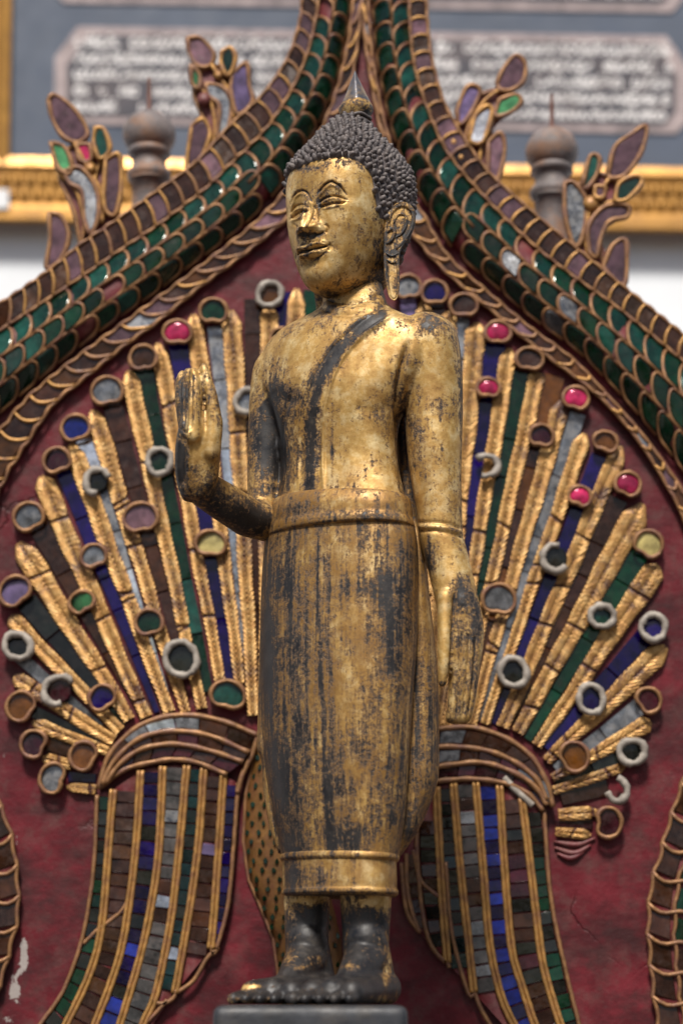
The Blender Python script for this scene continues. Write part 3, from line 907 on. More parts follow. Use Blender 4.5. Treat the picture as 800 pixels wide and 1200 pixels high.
# ---- ribbed caps where the fans spring from
def cap(arcs, fills, extra):
    r = empty('fan_cap', at(arcs[0][2][0], arcs[0][2][1], PY).tolist())
    r.parent = panel; r.location = r.location - panel.location
    A = [resample(catmull(a, 10), 40) for a in arcs]
    Yc = [PY - 0.012 - 0.005 * math.sin(i / (len(A) - 1) * math.pi) for i in range(len(A))]
    for i, a in enumerate(A):
        piece('gilt_arc', tube_v(a, Yc[i] - 0.003, 3.4 + .4 * np.sin(np.arange(40)), 7), M['rim'], r, smooth=True)
    for i in range(len(A) - 1):
        P = np.stack([A[i], A[i + 1]], 1)
        V = at(P[..., 0], P[..., 1], np.array([Yc[i], Yc[i + 1]])[None] + 0.001 + 0 * P[..., 0]).reshape(-1, 3)
        V2 = V.copy(); V2[:, 1] = PY + .001
        build('ground', np.vstack([V, V2]), [f[::-1] for f in grid_faces(40, 2)] + [[2 * k, 2 * k + 2, 80 + 2 * k + 2, 80 + 2 * k] for k in range(39)], M['wood_red'], r)
        n = 7
        for k in range(n):
            a0, a1 = int(k * 39 / n), int((k + 1) * 39 / n)
            q = np.vstack([A[i][a0:a1 + 1] * .82 + A[i + 1][a0:a1 + 1] * .18, (A[i][a0:a1 + 1] * .18 + A[i + 1][a0:a1 + 1] * .82)[::-1]])
            c = q.mean(0); q = c + (q - c) * .97
            mats = fills[i]
            piece('glass_piece', prism_v(q, (Yc[i] + Yc[i + 1]) / 2, 0.003, .8, tilt(.05)), M[mats[k % len(mats)]], r)
    for path, rad, mat in extra:
        p = resample(catmull(path, 8), 24)
        piece('gilt_edge' if mat != 'putty' else 'putty_scrap', tube_v(p, PY - 0.014, rad, 7), M[mat], r, smooth=True)
cap([[(116, 925), (129, 884), (165, 850), (210, 838), (257, 844), (303, 862)],
     [(120, 920), (134, 892), (163, 866), (200, 857), (245, 862), (292, 882)],
     [(124, 918), (140, 896), (166, 878), (203, 872), (243, 879), (285, 893)],
     [(118, 922), (146, 902), (180, 893), (205, 890), (232, 894), (266, 908)]],
    [['brown', 'brown', 'silver', 'mirror', 'silver', 'brown', 'brown'], ['brown', 'maroon', 'brown'], ['maroon', 'maroon', 'brown']],
    [([(303, 860), (295, 885), (284, 908), (278, 930)], 3.2, 'rim')])
cap([[(490, 858), (525, 853), (556, 853), (594, 866), (624, 889), (642, 922), (647, 946)],
     [(490, 878), (525, 875), (567, 879), (601, 892), (628, 913), (640, 938)],
     [(490, 902), (530, 896), (567, 894), (605, 907), (628, 924), (640, 944)],
     [(490, 918), (525, 914), (556, 913), (592, 918), (618, 930), (636, 950)]],
    [['brown', 'silver', 'brown', 'brown', 'brown'], ['silver', 'silver', 'brown', 'brown', 'maroon'], ['maroon']],
    [([(590, 911), (604, 926), (624, 944)], [4.5] * 24, 'putty')])

# ---- striped hangings of small square tiles below the caps
GLINT_TILES = [(150, 1008, 'mirror'), (192, 1057, 'mirror'), (203, 1117, 'mirror'), (154, 1114, 'bright_blue'), (136, 1172, 'bright_blue'), (125, 1190, 'bright_blue'), (245, 990, 'lilac'), (196, 950, 'silver')]  # single brighter tiles standing in for glints on the hangings
def drape(bars, cols, floor_paths, curls=()):
    r = empty('striped_hanging', at(bars[len(bars) // 2][0][0], bars[len(bars) // 2][0][1], PY).tolist())
    r.parent = panel; r.location = r.location - panel.location
    B = [resample(catmull([p[:2] for p in b], 8), 60) for b in bars]
    H = 0.010
    for i in range(len(B) - 1):
        P = np.stack([B[i], B[i + 1]], 1)
        V = at(P[..., 0], P[..., 1], PY - H + 0 * P[..., 0]).reshape(-1, 3); V2 = V.copy(); V2[:, 1] = PY + .001
        F = [f[::-1] for f in grid_faces(60, 2)]
        for k in range(59):
            F.append([2 * k, 2 * k + 2, 120 + 2 * k + 2, 120 + 2 * k][::-1]); F.append([2 * k + 1, 2 * k + 3, 120 + 2 * k + 3, 120 + 2 * k + 1])
        build('ground', np.vstack([V, V2]), F, M['wood_red'], r)
        bi, bj = B[i], B[i + 1]
        y0, y1 = max(bi[0, 1], bj[0, 1]) + 2, max(bi[-1, 1], bj[-1, 1])
        n = int((y1 - y0) / 14.5) + 1
        xa = lambda y: np.interp(y, bi[:, 1], bi[:, 0]); xb = lambda y: np.interp(y, bj[:, 1], bj[:, 0])
        y = y0; mats = cols[i].split()
        while y < min(y1, 1222):
            h = random.uniform(14.5, 18.5)
            if y + h > min(bi[-1, 1], bj[-1, 1]) + 9: break
            m_ = (xa(y + 7) + xb(y + 7) - xa(y - 7) - xb(y - 7)) / 28
            q = []
            for yy, w in ((y, .15), (y, .85), (y + h - 1.7, .85), (y + h - 1.7, .15)):
                y2 = yy - m_ * (w - .5) * (xb(yy) - xa(yy))
                q.append(np.array([xa(y2) * (1 - w) + xb(y2) * w, y2]) + RNG.uniform(-.6, .6, 2))
            y += h
            if xb(y) - xa(y) < 5: continue
            mt = random.choice(mats); cq = np.mean(q, 0); big = tilt(.07)
            for sx_, sy_, sm in GLINT_TILES:
                if abs(cq[0] - sx_) < 8 and abs(cq[1] - sy_) < 8.5: mt = sm; big = (0.0, -.12)
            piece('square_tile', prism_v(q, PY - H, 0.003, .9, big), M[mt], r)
    for j, b in enumerate(B):
        kind = bars[j][0][2] if len(bars[j][0]) > 2 else 2
        T = np.gradient(b, axis=0); T /= np.linalg.norm(T, axis=1)[:, None]; nn = np.stack([-T[:, 1], T[:, 0]], -1)
        mb = MB()
        for off in ((-2.4, 2.4) if kind == 2 else (0,)):
            p = b + nn * off + RNG.uniform(-.25, .25, b.shape)
            mb.add(*tube_v(p, PY - H - 0.003, 2.7, 6))
        mb.build('gilt_bar', M['rim_bright' if kind == 2 else 'rim'], r)
    for p in floor_paths:
        q = resample(catmull(p, 8), 30)
        piece('gilt_edge', tube_v(q, PY - H - 0.002, 2.7, 6), M['rim'], r, smooth=True)

drape([[(114, 932, 1), (110, 1017), (98, 1094), (76, 1158), (48, 1200), (20, 1240)],
       [(133, 925), (128, 985), (120, 1081), (107, 1137), (78, 1200), (55, 1240)],
       [(165, 903), (160, 985), (152, 1055), (140, 1122), (112, 1200), (95, 1240)],
       [(191, 898), (187, 985), (181, 1040), (166, 1115), (141, 1200), (128, 1240)],
       [(219, 897), (211, 985), (201, 1074), (184, 1160), (168, 1200), (158, 1230)],
       [(239, 900), (233, 985), (224, 1055), (213, 1120), (205, 1164)],
       [(262, 908), (257, 985), (251, 1070), (247, 1112)],
       [(279, 918, 1), (274, 990), (267, 1062), (254, 1112)]],
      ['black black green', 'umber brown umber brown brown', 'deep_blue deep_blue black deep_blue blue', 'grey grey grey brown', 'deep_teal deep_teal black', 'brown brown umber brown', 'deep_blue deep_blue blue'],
      [[(247, 1108), (250, 1118), (256, 1110)], [(252, 1114), (242, 1124), (227, 1149), (208, 1163)], [(207, 1160), (203, 1170), (192, 1176), (182, 1174), (180, 1166)],
       [(196, 1172), (184, 1186), (168, 1202)], [(150, 1055), (142, 1068), (128, 1080), (112, 1092), (98, 1106)]])
drape([[(476, 1000, 1), (477, 1040), (483, 1070), (491, 1092)],
       [(488, 960, 1), (489, 1010), (495, 1070), (505, 1108), (522, 1128)],
       [(511, 922), (517, 1040), (524, 1128)],
       [(531, 918), (538, 1005), (546, 1080), (555, 1163)],
       [(557, 916), (566, 1020), (574, 1110), (588, 1170), (604, 1205), (615, 1230)],
       [(585, 920), (591, 1020), (599, 1110), (611, 1155), (626, 1200), (638, 1230)],
       [(611, 935), (621, 1014), (634, 1119), (645, 1165), (658, 1205), (668, 1230)],
       [(637, 950, 1), (643, 1035), (651, 1086), (663, 1140), (678, 1200), (687, 1230)]],
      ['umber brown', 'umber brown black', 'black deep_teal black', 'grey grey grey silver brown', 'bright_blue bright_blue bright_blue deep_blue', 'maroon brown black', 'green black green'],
      [[(470, 1011), (476, 1066), (489, 1089), (493, 1092)], [(522, 1010), (529, 1092), (548, 1163), (555, 1165)], [(555, 1160), (562, 1180), (576, 1205)],
       [(484, 996), (492, 1030), (505, 1044), (517, 1052)], [(524, 1126), (526, 1134)]])

# ---- the ochre spotted neck between the hangings
def neck():
    r = empty('spotted_neck', at(330, 1000, PY).tolist()); r.parent = panel; r.location = r.location - panel.location
    rows = np.array([(850, 312, 345), (880, 300, 352), (930, 288, 362), (985, 285, 372), (1030, 291, 382), (1065, 306, 392), (1100, 320, 400), (1150, 327, 404), (1240, 333, 410)], float)
    ys = np.linspace(850, 1240, 70)
    l = np.interp(ys, rows[:, 0], rows[:, 1]); rr = np.interp(ys, rows[:, 0], rows[:, 2])
    t = np.linspace(0, 1, 17)
    X = l[:, None] + (rr - l)[:, None] * t; Yp = np.repeat(ys[:, None], 17, 1)
    D = 0.03 * np.sqrt(np.clip(1 - (2 * t - 1) ** 2, 0, 1))
    V = at(X, Yp, PY - 0.0 - D[None, :] + 0.002).reshape(-1, 3)
    build('body', V, [f[::-1] for f in grid_faces(70, 17)], M['spot_gold'], r)
    mb = MB()
    for k, y in enumerate(np.arange(866, 1230, 11.0)):
        a, b = np.interp(y, ys, l), np.interp(y, ys, rr)
        for x in np.arange(a + 4 + (k % 2) * 5, b - 3, 13.5):
            t_ = (x - a) / (b - a)
            Y = PY - 0.03 * math.sqrt(max(0, 1 - (2 * t_ - 1) ** 2)) + 0.001
            p = np.array([(x - 2.3, y - 1), (x, y - 4.2), (x + 2.4, y - 1), (x + 1.8, y + 3), (x - 1.5, y + 3.4)]) + RNG.uniform(-.8, .8, (5, 2))
            mb.add(*prism_v(p, Y, 0.002, .5, tilt(.1)))
    mb.build('glass_flake', M['green'], r, smooth=False, kind='stuff')
    e = np.stack([l, ys], -1)
    piece('gilt_edge', tube_v(e, PY - 0.004, 2.0, 6), M['rim'], r, smooth=True)
neck()

# ---- brown scaled coils at the lower corners
def coil(edge, other, step):
    r = empty('coil_border', at(edge[2][0], edge[2][1], PY).tolist()); r.parent = panel; r.location = r.location - panel.location
    g, L = band_map(edge, other)
    n = int(L / step)
    sgn = 1 if other[0][0] < edge[0][0] else -1
    for k in range(n):
        s0, ds = k / n, 1 / n
        for c in range(2):
            w = np.linspace(c * .5 + .05, c * .5 + .45, 5)
            sl = lambda w: 0.45 * np.asarray(w) * ds
            lo = g(s0 + .12 * ds + sl(w), w); hi = g(s0 + .92 * ds + sl(w), w)
            piece('glass_tile', prism_v(np.vstack([lo, hi[::-1]]), PY - 0.010, .003, 1.2, tilt(.06)), M['brown' if c == 0 or random.random() < .5 else 'green'], r)
        w = np.linspace(0, 1, 9)
        piece('gilt_rung', tube_v(g(s0 + 0.45 * w * ds + .15 * ds * np.sin(w * 6.28), w), PY - .014, 2.6, 6), M['rim'], r, smooth=True)
    s = np.linspace(0, 1, n * 6)
    for w0 in (0, .5):
        P = g(s, w0 + .06 * np.abs(np.sin(s * n * math.pi)))
        piece('gilt_edge', tube_v(P, PY - 0.013, 2.6, 6), M['rim'], r, smooth=True)
    S, W = np.meshgrid(np.linspace(0, 1, 40), [0, 0, 1], indexing='ij')
    P = g(S, W); V = at(P[..., 0], P[..., 1], np.array([PY + .001, PY - .010, PY - .010])[None] + 0 * W).reshape(-1, 3)
    build('ground', V, grid_faces(40, 3), M['wood_red'], r)
coil([(-12, 910), (2, 943), (14, 974), (20, 1005), (23, 1037), (23, 1074), (17, 1100), (10, 1127), (2, 1153), (-12, 1190)],
     [(-60, 930), (-48, 960), (-38, 985), (-32, 1010), (-30, 1037), (-30, 1070), (-34, 1095), (-40, 1120), (-48, 1145), (-60, 1170)], 33)
coil([(815, 885), (800, 910), (780, 968), (771, 1002), (761, 1035), (757, 1085), (760, 1130), (764, 1171), (769, 1200), (776, 1240)],
     [(880, 900), (860, 925), (842, 975), (832, 1005), (822, 1038), (818, 1085), (820, 1130), (825, 1170), (830, 1200), (838, 1240)], 34)

# ---- leaf crests along the top of the slopes
def crest(leaves, stems, knobs=(), carved=()):
    c0 = np.mean(leaves[0][0], 0)
    r = empty('leaf_crest', at(c0[0], c0[1], PY).tolist()); r.parent = panel; r.location = r.location - panel.location
    for poly in carved:
        p = catmull(list(poly) + [poly[0]], 5)[:-1]
        piece('carved_back', prism_v(p, PY + 0.016, 0.016, 2.0, (0, 0), .003), M['wood_red'], r)
        piece('carved_edge', tube_v(p, PY - 0.0005, 3.0 + .6 * np.sin(np.arange(len(p)) * .9), 7, True), M['rim'], r, smooth=True)
    for k, (poly, mat) in enumerate(leaves):
        p = catmull(list(poly) + [poly[0]], 5)[:-1]
        Y = PY - 0.004 - 0.003 * (k % 3)
        c = p.mean(0)
        back = c + (p - c) * 1.08
        piece('leaf_back', prism_v(back, Y + 0.014, 0.014, .5), M['wood_red'], r)
        piece('glass_leaf', prism_v(c + (p - c) * .9, Y, 0.003, 1.2, tilt(.05)), M[mat], r)
        piece('leaf_rim', tube_v(p, Y - 0.002, 3.3 + .5 * np.sin(np.arange(len(p)) * .7 + k), 7, True), M['rim_bright' if k % 3 == 2 else 'rim'], r, smooth=True)
    for path, rad in stems:
        q = resample(catmull(path, 8), 18)
        piece('gilt_stem', tube_v(q, PY - 0.006, rad, 7), M['rim_bright'], r, smooth=True)
    for (x, y, R, mat) in knobs:
        p = kidney((x, y), R, 0, 0, 1, 14)
        piece('boss', prism_v(p, PY - 0.004, 0.010, R * .5, (0, 0), .003), M[mat], r, smooth=True)
crest([([(57, 117), (64, 111), (84, 125), (100, 147), (102, 160), (90, 167), (74, 160), (62, 140)], 'mauve'),
       ([(60, 167), (75, 172), (84, 190), (82, 204), (68, 196)], 'jade'),
       ([(112, 150), (122, 152), (129, 175), (117, 186), (110, 168)], 'teal'),
       ([(90, 170), (105, 170), (107, 187), (94, 188)], 'pink'),
       ([(75, 200), (95, 197), (112, 220), (116, 250), (107, 274), (99, 258), (96, 225), (82, 215)], 'silver'),
       ([(124, 187), (140, 182), (142, 220), (135, 252), (122, 240)], 'mauve'),
       ([(58, 250), (72, 254), (81, 277), (72, 303), (55, 314), (59, 280)], 'mauve')],
      [([(88, 168), (102, 195), (118, 225), (120, 262)], 3), ([(66, 200), (90, 225), (98, 262), (96, 285)], 2.6), ([(118, 188), (112, 210), (120, 240)], 2.4)],
      [(106, 197, 7, 'rim_bright')], [[(70, 182), (98, 166), (122, 186), (134, 215), (136, 268), (100, 296), (88, 250), (72, 212)]])
crest([([(220, 45), (235, 45), (250, 62), (247, 76), (232, 78), (222, 62)], 'mauve'),
       ([(224, 76), (234, 88), (233, 104), (225, 97)], 'jade'),
       ([(260, 61), (270, 56), (276, 70), (267, 89), (259, 75)], 'teal'),
       ([(241, 98), (260, 102), (271, 120), (266, 157), (255, 160), (257, 125), (245, 112)], 'silver'),
       ([(272, 87), (289, 74), (292, 100), (296, 120), (278, 134), (271, 108)], 'lilac'),
       ([(225, 147), (238, 140), (246, 155), (242, 172), (233, 188), (219, 195)], 'mauve')],
      [([(248, 76), (258, 92), (270, 110), (274, 140)], 3), ([(232, 100), (247, 120), (252, 150), (248, 178)], 2.8)],
      [(239, 116, 8, 'wood_red'), (256, 88, 6, 'rim_bright')], [[(232, 84), (258, 78), (280, 112), (284, 150), (255, 186), (232, 200), (240, 150), (228, 112)]])
crest([([(582, 97), (590, 80), (604, 65), (615, 76), (612, 96), (597, 106), (585, 105)], 'mauve'),
       ([(585, 117), (604, 111), (610, 120), (597, 132), (580, 136)], 'jade'),
       ([(550, 162), (557, 136), (571, 124), (576, 133), (566, 165), (553, 168)], 'mirror'),
       ([(535, 130), (547, 102), (562, 106), (550, 135), (538, 146)], 'lilac'),
       ([(572, 166), (586, 156), (591, 176), (583, 210), (572, 216)], 'mauve')],
      [([(586, 105), (568, 118), (548, 150), (544, 185)], 2.8), ([(580, 135), (566, 160), (562, 190), (568, 212)], 2.8), ([(536, 145), (530, 165), (536, 185)], 3.5)],
      [(531, 166, 9, 'rim_bright'), (540, 184, 7, 'rim_bright')], [[(545, 118), (590, 104), (602, 124), (574, 150), (584, 200), (572, 222), (545, 205), (524, 170)]])
crest([([(712, 202), (720, 172), (740, 157), (757, 148), (750, 180), (731, 205), (715, 209)], 'mauve'),
       ([(682, 217), (691, 183), (702, 186), (698, 205), (687, 221)], 'teal'),
       ([(720, 236), (725, 215), (745, 206), (751, 215), (735, 233)], 'teal'),
       ([(661, 215), (672, 214), (686, 236), (681, 280), (672, 287), (662, 255)], 'silver'),
       ([(690, 296), (689, 265), (708, 242), (734, 241), (734, 254), (713, 260), (703, 280), (698, 302)], 'mauve'),
       ([(697, 218), (708, 220), (706, 231), (697, 231)], 'mauve'),
       ([(706, 313), (717, 288), (732, 281), (734, 305), (732, 331), (722, 333)], 'mauve'),
       ([(684, 318), (700, 312), (712, 334), (700, 346), (690, 336)], 'silver')],
      [([(714, 208), (702, 225), (692, 240), (686, 270), (688, 300)], 3), ([(722, 234), (706, 240), (696, 250)], 2.5)],
      [(692, 238, 9, 'rim_bright')], [[(664, 236), (690, 206), (716, 210), (730, 240), (704, 266), (706, 308), (722, 334), (690, 334), (668, 285)]])

# ================================================================== the plinth and the statue
def plinth():
    Y0, Y1 = -0.205, 0.10
    x0 = at(249, 1190, Y0)[0]; x1 = at(478, 1190, Y0)[0]
    bm = bmesh.new()
    V, F = box(x0, x1, Y0, Y1, FZ, 0.0)
    vs = [bm.verts.new(v) for v in V]
    for f in F: bm.faces.new([vs[i] for i in f])
    bmesh.ops.recalc_face_normals(bm, faces=bm.faces)
    bmesh.ops.bevel(bm, geom=[e for e in bm.edges], offset=0.012, segments=4, profile=0.6, affect='EDGES')
    o = [tuple(v.co) for v in bm.verts]
    bm.verts.index_update()
    f = [[v.index for v in g.verts] for g in bm.faces]
    bm.free()
    tag(build('plinth', o, f, M['stone'], smooth=True, origin=((x0 + x1) / 2, (Y0 + Y1) / 2, FZ)), 'dark grey smooth block under the feet of the standing statue', 'plinth')
plinth()

statue = empty('buddha_statue', (0.0, -0.05, 0.0))
tag(statue, 'worn gilded standing buddha statue with one hand raised, on the grey block', 'statue')

def loft(rows, nseg=56, dense=None, shear=0.0, smoothrows=True):
    """rows: (py_left, py_right, left, right, Yc, half depth m, exponent); silhouette edges given in photo px"""
    R = np.array(rows, float)
    if dense:
        t = np.linspace(0, len(R) - 1, dense)
        s = np.r_[0, np.cumsum(np.abs(np.diff((R[:, 0] + R[:, 1]) / 2)) + 0.5)]
        tt = np.linspace(0, s[-1], dense)
        # monotone-ish smooth interpolation
        C = catmull(np.c_[s, R], 16)
        R = np.stack([np.interp(tt, C[:, 0], C[:, k + 1]) for k in range(R.shape[1])], -1)
    V = []
    a = np.linspace(0, 2 * math.pi, nseg, endpoint=False)
    for (pl_, pr_, l, r, yc, d, n) in R:
        w0 = abs(r - l) / 2 * 0.00107
        PL = at(l, pl_, yc - shear * w0); PR = at(r, pr_, yc + shear * w0)
        c = (PL + PR) / 2; w = (PR - PL)[0] / 2; tz = (PR - PL)[2] / 2
        ca, sa = np.cos(a), np.sin(a)
        x = np.sign(ca) * np.abs(ca) ** (2 / n); y = -np.sign(sa) * np.abs(sa) ** (2 / n)
        V.append(np.stack([c[0] + w * x, c[1] + shear * w * x + d * y, c[2] + tz * x], -1))
    V = np.array(V); nr = len(V)
    F = grid_faces(nr, nseg, True)
    F = [f[::-1] for f in F]
    V = V.reshape(-1, 3)
    # caps
    c0 = V[:nseg].mean(0); c1 = V[-nseg:].mean(0)
    b = len(V); V = np.vstack([V, c0, c1])
    for j in range(nseg):
        k = (j + 1) % nseg
        F.append([b, k, j][::-1]); F.append([b + 1, (nr - 1) * nseg + j, (nr - 1) * nseg + k][::-1])
    return V, F

def capsule(p0, p1, r0, r1, n=16, m=5):
    p0 = np.array(p0, float); p1 = np.array(p1, float)
    t = p1 - p0; L = np.linalg.norm(t); t /= L
    u = np.cross(t, [0.3, 0.9, 0.2]); u /= np.linalg.norm(u); v = np.cross(t, u)
    prof = [(-r0 * math.cos(x), r0 * math.sin(x)) for x in np.linspace(0.15, math.pi / 2, m)]
    prof += [(L + r1 * math.sin(x), r1 * math.cos(x)) for x in np.linspace(0, math.pi / 2 - 0.15, m)]
    a = np.linspace(0, 2 * math.pi, n, endpoint=False)
    V = np.array([p0 + t * h + r * (np.cos(x) * u + np.sin(x) * v) for h, r in prof for x in a])
    F = grid_faces(len(prof), n, True)
    F.append(list(range(n))[::-1]); F.append([(len(prof) - 1) * n + j for j in range(n)])
    return V, F

def chain(pts, n=16):
    """pts: (px, py, Y, r m)"""
    out = []
    for a, b in zip(pts[:-1], pts[1:]):
        out.append(capsule(at(*a[:3]), at(*b[:3]), a[3], b[3], n))
    return out

def remesh(parts, voxel, smooth=2, clampz=None):
    mb = MB()
    for V, F in parts: mb.add(V, F)
    me = bpy.data.meshes.new('tmp'); me.from_pydata(mb.V, [], mb.F); me.update()
    bm = bmesh.new(); bm.from_mesh(me); bmesh.ops.recalc_face_normals(bm, faces=bm.faces); bm.to_mesh(me); bm.free()
    o = bpy.data.objects.new('tmp', me); COL.objects.link(o)
    md = o.modifiers.new('r', 'REMESH'); md.mode = 'VOXEL'; md.voxel_size = voxel
    dg = bpy.context.evaluated_depsgraph_get()
    ev = o.evaluated_get(dg); m2 = ev.to_mesh()
    V = np.empty(len(m2.vertices) * 3); m2.vertices.foreach_get('co', V); V = V.reshape(-1, 3)
    Fq = np.empty(len(m2.loops), int); m2.loops.foreach_get('vertex_index', Fq)
    E = np.empty(len(m2.edges) * 2, int); m2.edges.foreach_get('vertices', E); E = E.reshape(-1, 2)
    tot = np.empty(len(m2.polygons), int); m2.polygons.foreach_get('loop_total', tot)
    ev.to_mesh_clear(); bpy.data.objects.remove(o); bpy.data.meshes.remove(me)
    st = np.r_[0, np.cumsum(tot)]
    F = Fq.reshape(-1, 4) if (tot == 4).all() else [Fq[st[i]:st[i + 1]].tolist() for i in range(len(tot))]
    V = laplace(V, E, smooth)
    return V, F, E

def laplace(V, E, it, lam=0.6):
    n = len(V); deg = np.bincount(E.ravel(), minlength=n).astype(float)[:, None]
    for _ in range(it):
        S = np.zeros_like(V)
        for k in range(3):
            S[:, k] = np.bincount(E[:, 0], V[E[:, 1], k], n) + np.bincount(E[:, 1], V[E[:, 0], k], n)
        V = V + lam * (S / np.maximum(deg, 1) - V)
    return V

def normals(V, F):
    F = np.asarray(F) if not isinstance(F, np.ndarray) else F
    tri = [(0, 1, 2), (0, 2, 3)]
    Nn = np.zeros_like(V)
    for a, b, c in tri:
        n = np.cross(V[F[:, b]] - V[F[:, a]], V[F[:, c]] - V[F[:, a]])
        for k in range(3):
            for q in (a, b, c):
                Nn[:, k] += np.bincount(F[:, q], n[:, k], len(V))
    return Nn / (np.linalg.norm(Nn, axis=1)[:, None] + 1e-12)

def seg_dist(P, path):
    """distance in px of points to a polyline and the fraction along it"""
    path = np.asarray(path, float); best = np.full(len(P), 1e9); fr_ = np.zeros(len(P)); side = np.zeros(len(P))
    L = np.r_[0, np.cumsum(np.linalg.norm(np.diff(path, axis=0), axis=1))]
    for i in range(len(path) - 1):
        a, b = path[i], path[i + 1]; d = b - a; l2 = d @ d + 1e-12
        t = np.clip(((P - a) @ d) / l2, 0, 1)
        q = a + t[:, None] * d; dd = np.linalg.norm(P - q, axis=1)
        m = dd < best
        best[m] = dd[m]; fr_[m] = (L[i] + t[m] * math.sqrt(l2)) / L[-1]
        side[m] = np.sign(d[0] * (P[m, 1] - a[1]) - d[1] * (P[m, 0] - a[0]))
    return best, fr_, side

def carve(V, Nn, jobs, front=-0.05):
    """raise or cut lines seen on the side that faces the front: (path, width px, height m[, taper])"""
    P = proj(V); D = np.zeros(len(V))
    view = np.array([0, -DIST, CAMZ]) - V; view /= np.linalg.norm(view, axis=1)[:, None]
    fc = np.clip(((Nn * view).sum(1) - front) / 0.25, 0, 1)
    for j in jobs:
        path = catmull(j[0], 6); w, h = j[1], j[2]
        lo = path.min(0) - 4 * w; hi = path.max(0) + 4 * w
        m = (P[:, 0] > lo[0]) & (P[:, 0] < hi[0]) & (P[:, 1] > lo[1]) & (P[:, 1] < hi[1])
        if not m.any(): continue
        d, f, sd = seg_dist(P[m], path)
        g = np.exp(-(d / w) ** 2)
        if len(j) > 3 and j[3] == 'step':      # a step: one side stands proud
            g = np.where(sd * j[4] > 0, np.exp(-(d / (w * 3)) ** 2), np.exp(-(d / (w * .35)) ** 2))
        tp = np.clip(np.minimum(f, 1 - f) / 0.12 + 0.15, 0, 1)
        D[m] += h * g * tp
    return V + Nn * (D * fc)[:, None]

def wear_shade_attr(o, V, blobs, base=0.0, lines=()):
    P = proj(V); w = np.full(len(V), float(base))
    for (cx, cy, rx, ry, s) in blobs:
        w += s * np.exp(-(((P[:, 0] - cx) / rx) ** 2 + ((P[:, 1] - cy) / ry) ** 2))
    for path, wd, s in lines:
        d, f, sd = seg_dist(P, catmull(path, 6))
        w += s * np.exp(-(d / wd) ** 2)
    a = o.data.attributes.new('wear', 'FLOAT', 'POINT'); a.data.foreach_set('value', np.clip(w, -2.0, 2.0))

SH = -0.42
S2 = lambda y, l, r, yc, d, n=2.3: (y, y, l, r, yc, d, n)

# ---- body: torso, neck, arms, legs and hands in one surface
torso = loft([S2(330, 384, 446, 0.008, .034, 2.1), S2(345, 379, 450, 0.004, .036, 2.1), S2(360, 376, 455, 0.0, .040, 2.1), S2(371, 364, 470, 0.0, .046, 2.1),
              S2(382, 344, 494, 0.0, .056, 2.2), S2(396, 322, 514, 0.0, .064, 2.3), S2(415, 308, 518, 0.0, .068, 2.3), S2(440, 304, 506, 0.0, .070, 2.3),
              S2(465, 305, 484, 0.0, .070, 2.3), S2(490, 314, 470, 0.0, .067, 2.3), S2(520, 324, 465, 0.0, .062, 2.3), S2(550, 329, 467, 0.0, .060, 2.3),
              S2(580, 326, 474, 0.0, .064, 2.3), S2(612, 318, 480, 0.0, .070, 2.3)], 72, 90, SH)
arm_l = loft([S2(372, 480, 516, -0.042, .022, 2), S2(383, 472, 530, -0.042, .036, 2.1), S2(400, 470, 537, -0.042, .043, 2.2), S2(430, 471, 541, -0.042, .042, 2.2),
              S2(470, 474, 542, -0.042, .038, 2.2), S2(520, 476, 541, -0.044, .035, 2.2), S2(560, 481, 540, -0.046, .031, 2.2), S2(600, 488, 541, -0.048, .028, 2.2),
              S2(625, 490, 542, -0.050, .026, 2.2), S2(650, 496, 548, -0.052, .025, 2.2), S2(680, 504, 555, -0.056, .023, 2.2), S2(705, 510, 561, -0.06, .021, 2.3),
              S2(730, 514, 566, -0.062, .019, 2.3), S2(755, 518, 566, -0.064, .017, 2.4), S2(775, 524, 563, -0.065, .015, 2.5), S2(800, 525, 560, -0.065, .014, 2.6),
              S2(825, 524, 556, -0.064, .012, 2.8), S2(842, 522, 552, -0.063, .010, 2.8), S2(848, 525, 549, -0.062, .007, 2.5)], 44, 110)
thumb_l = chain([(522, 700, -0.075, .010), (521, 750, -0.079, .0085), (520, 780, -0.079, .0075), (518, 800, -0.078, .0052)])
arm_r = loft([S2(418, 304, 330, 0.045, .024, 2.1), S2(432, 297, 340, 0.046, .032, 2.2), S2(460, 293, 342, 0.047, .034, 2.2), S2(500, 291, 338, 0.046, .033, 2.2), S2(550, 290, 332, 0.042, .030, 2.2),
              S2(590, 290, 328, 0.036, .029, 2.2), S2(612, 292, 328, 0.030, .030, 2.2), S2(630, 298, 326, 0.026, .024, 2.2)], 36, 50)
fore = chain([(312, 611, 0.020, .0245), (290, 606, -0.004, .0240), (262, 588, -0.038, .0232), (240, 574, -0.062, .0215), (229, 562, -0.078, .0215)], 20)
palm = loft([S2(586, 214, 246, -.075, .016, 2.3), S2(570, 208, 254, -.080, .020, 2.5), S2(550, 205, 257, -.083, .024, 2.7), S2(525, 206, 258, -.086, .027, 2.8),
             S2(505, 209, 257, -.088, .027, 2.8), S2(492, 212, 255, -.088, .024, 2.6), S2(485, 216, 250, -.088, .018, 2.4)], 40, 40)
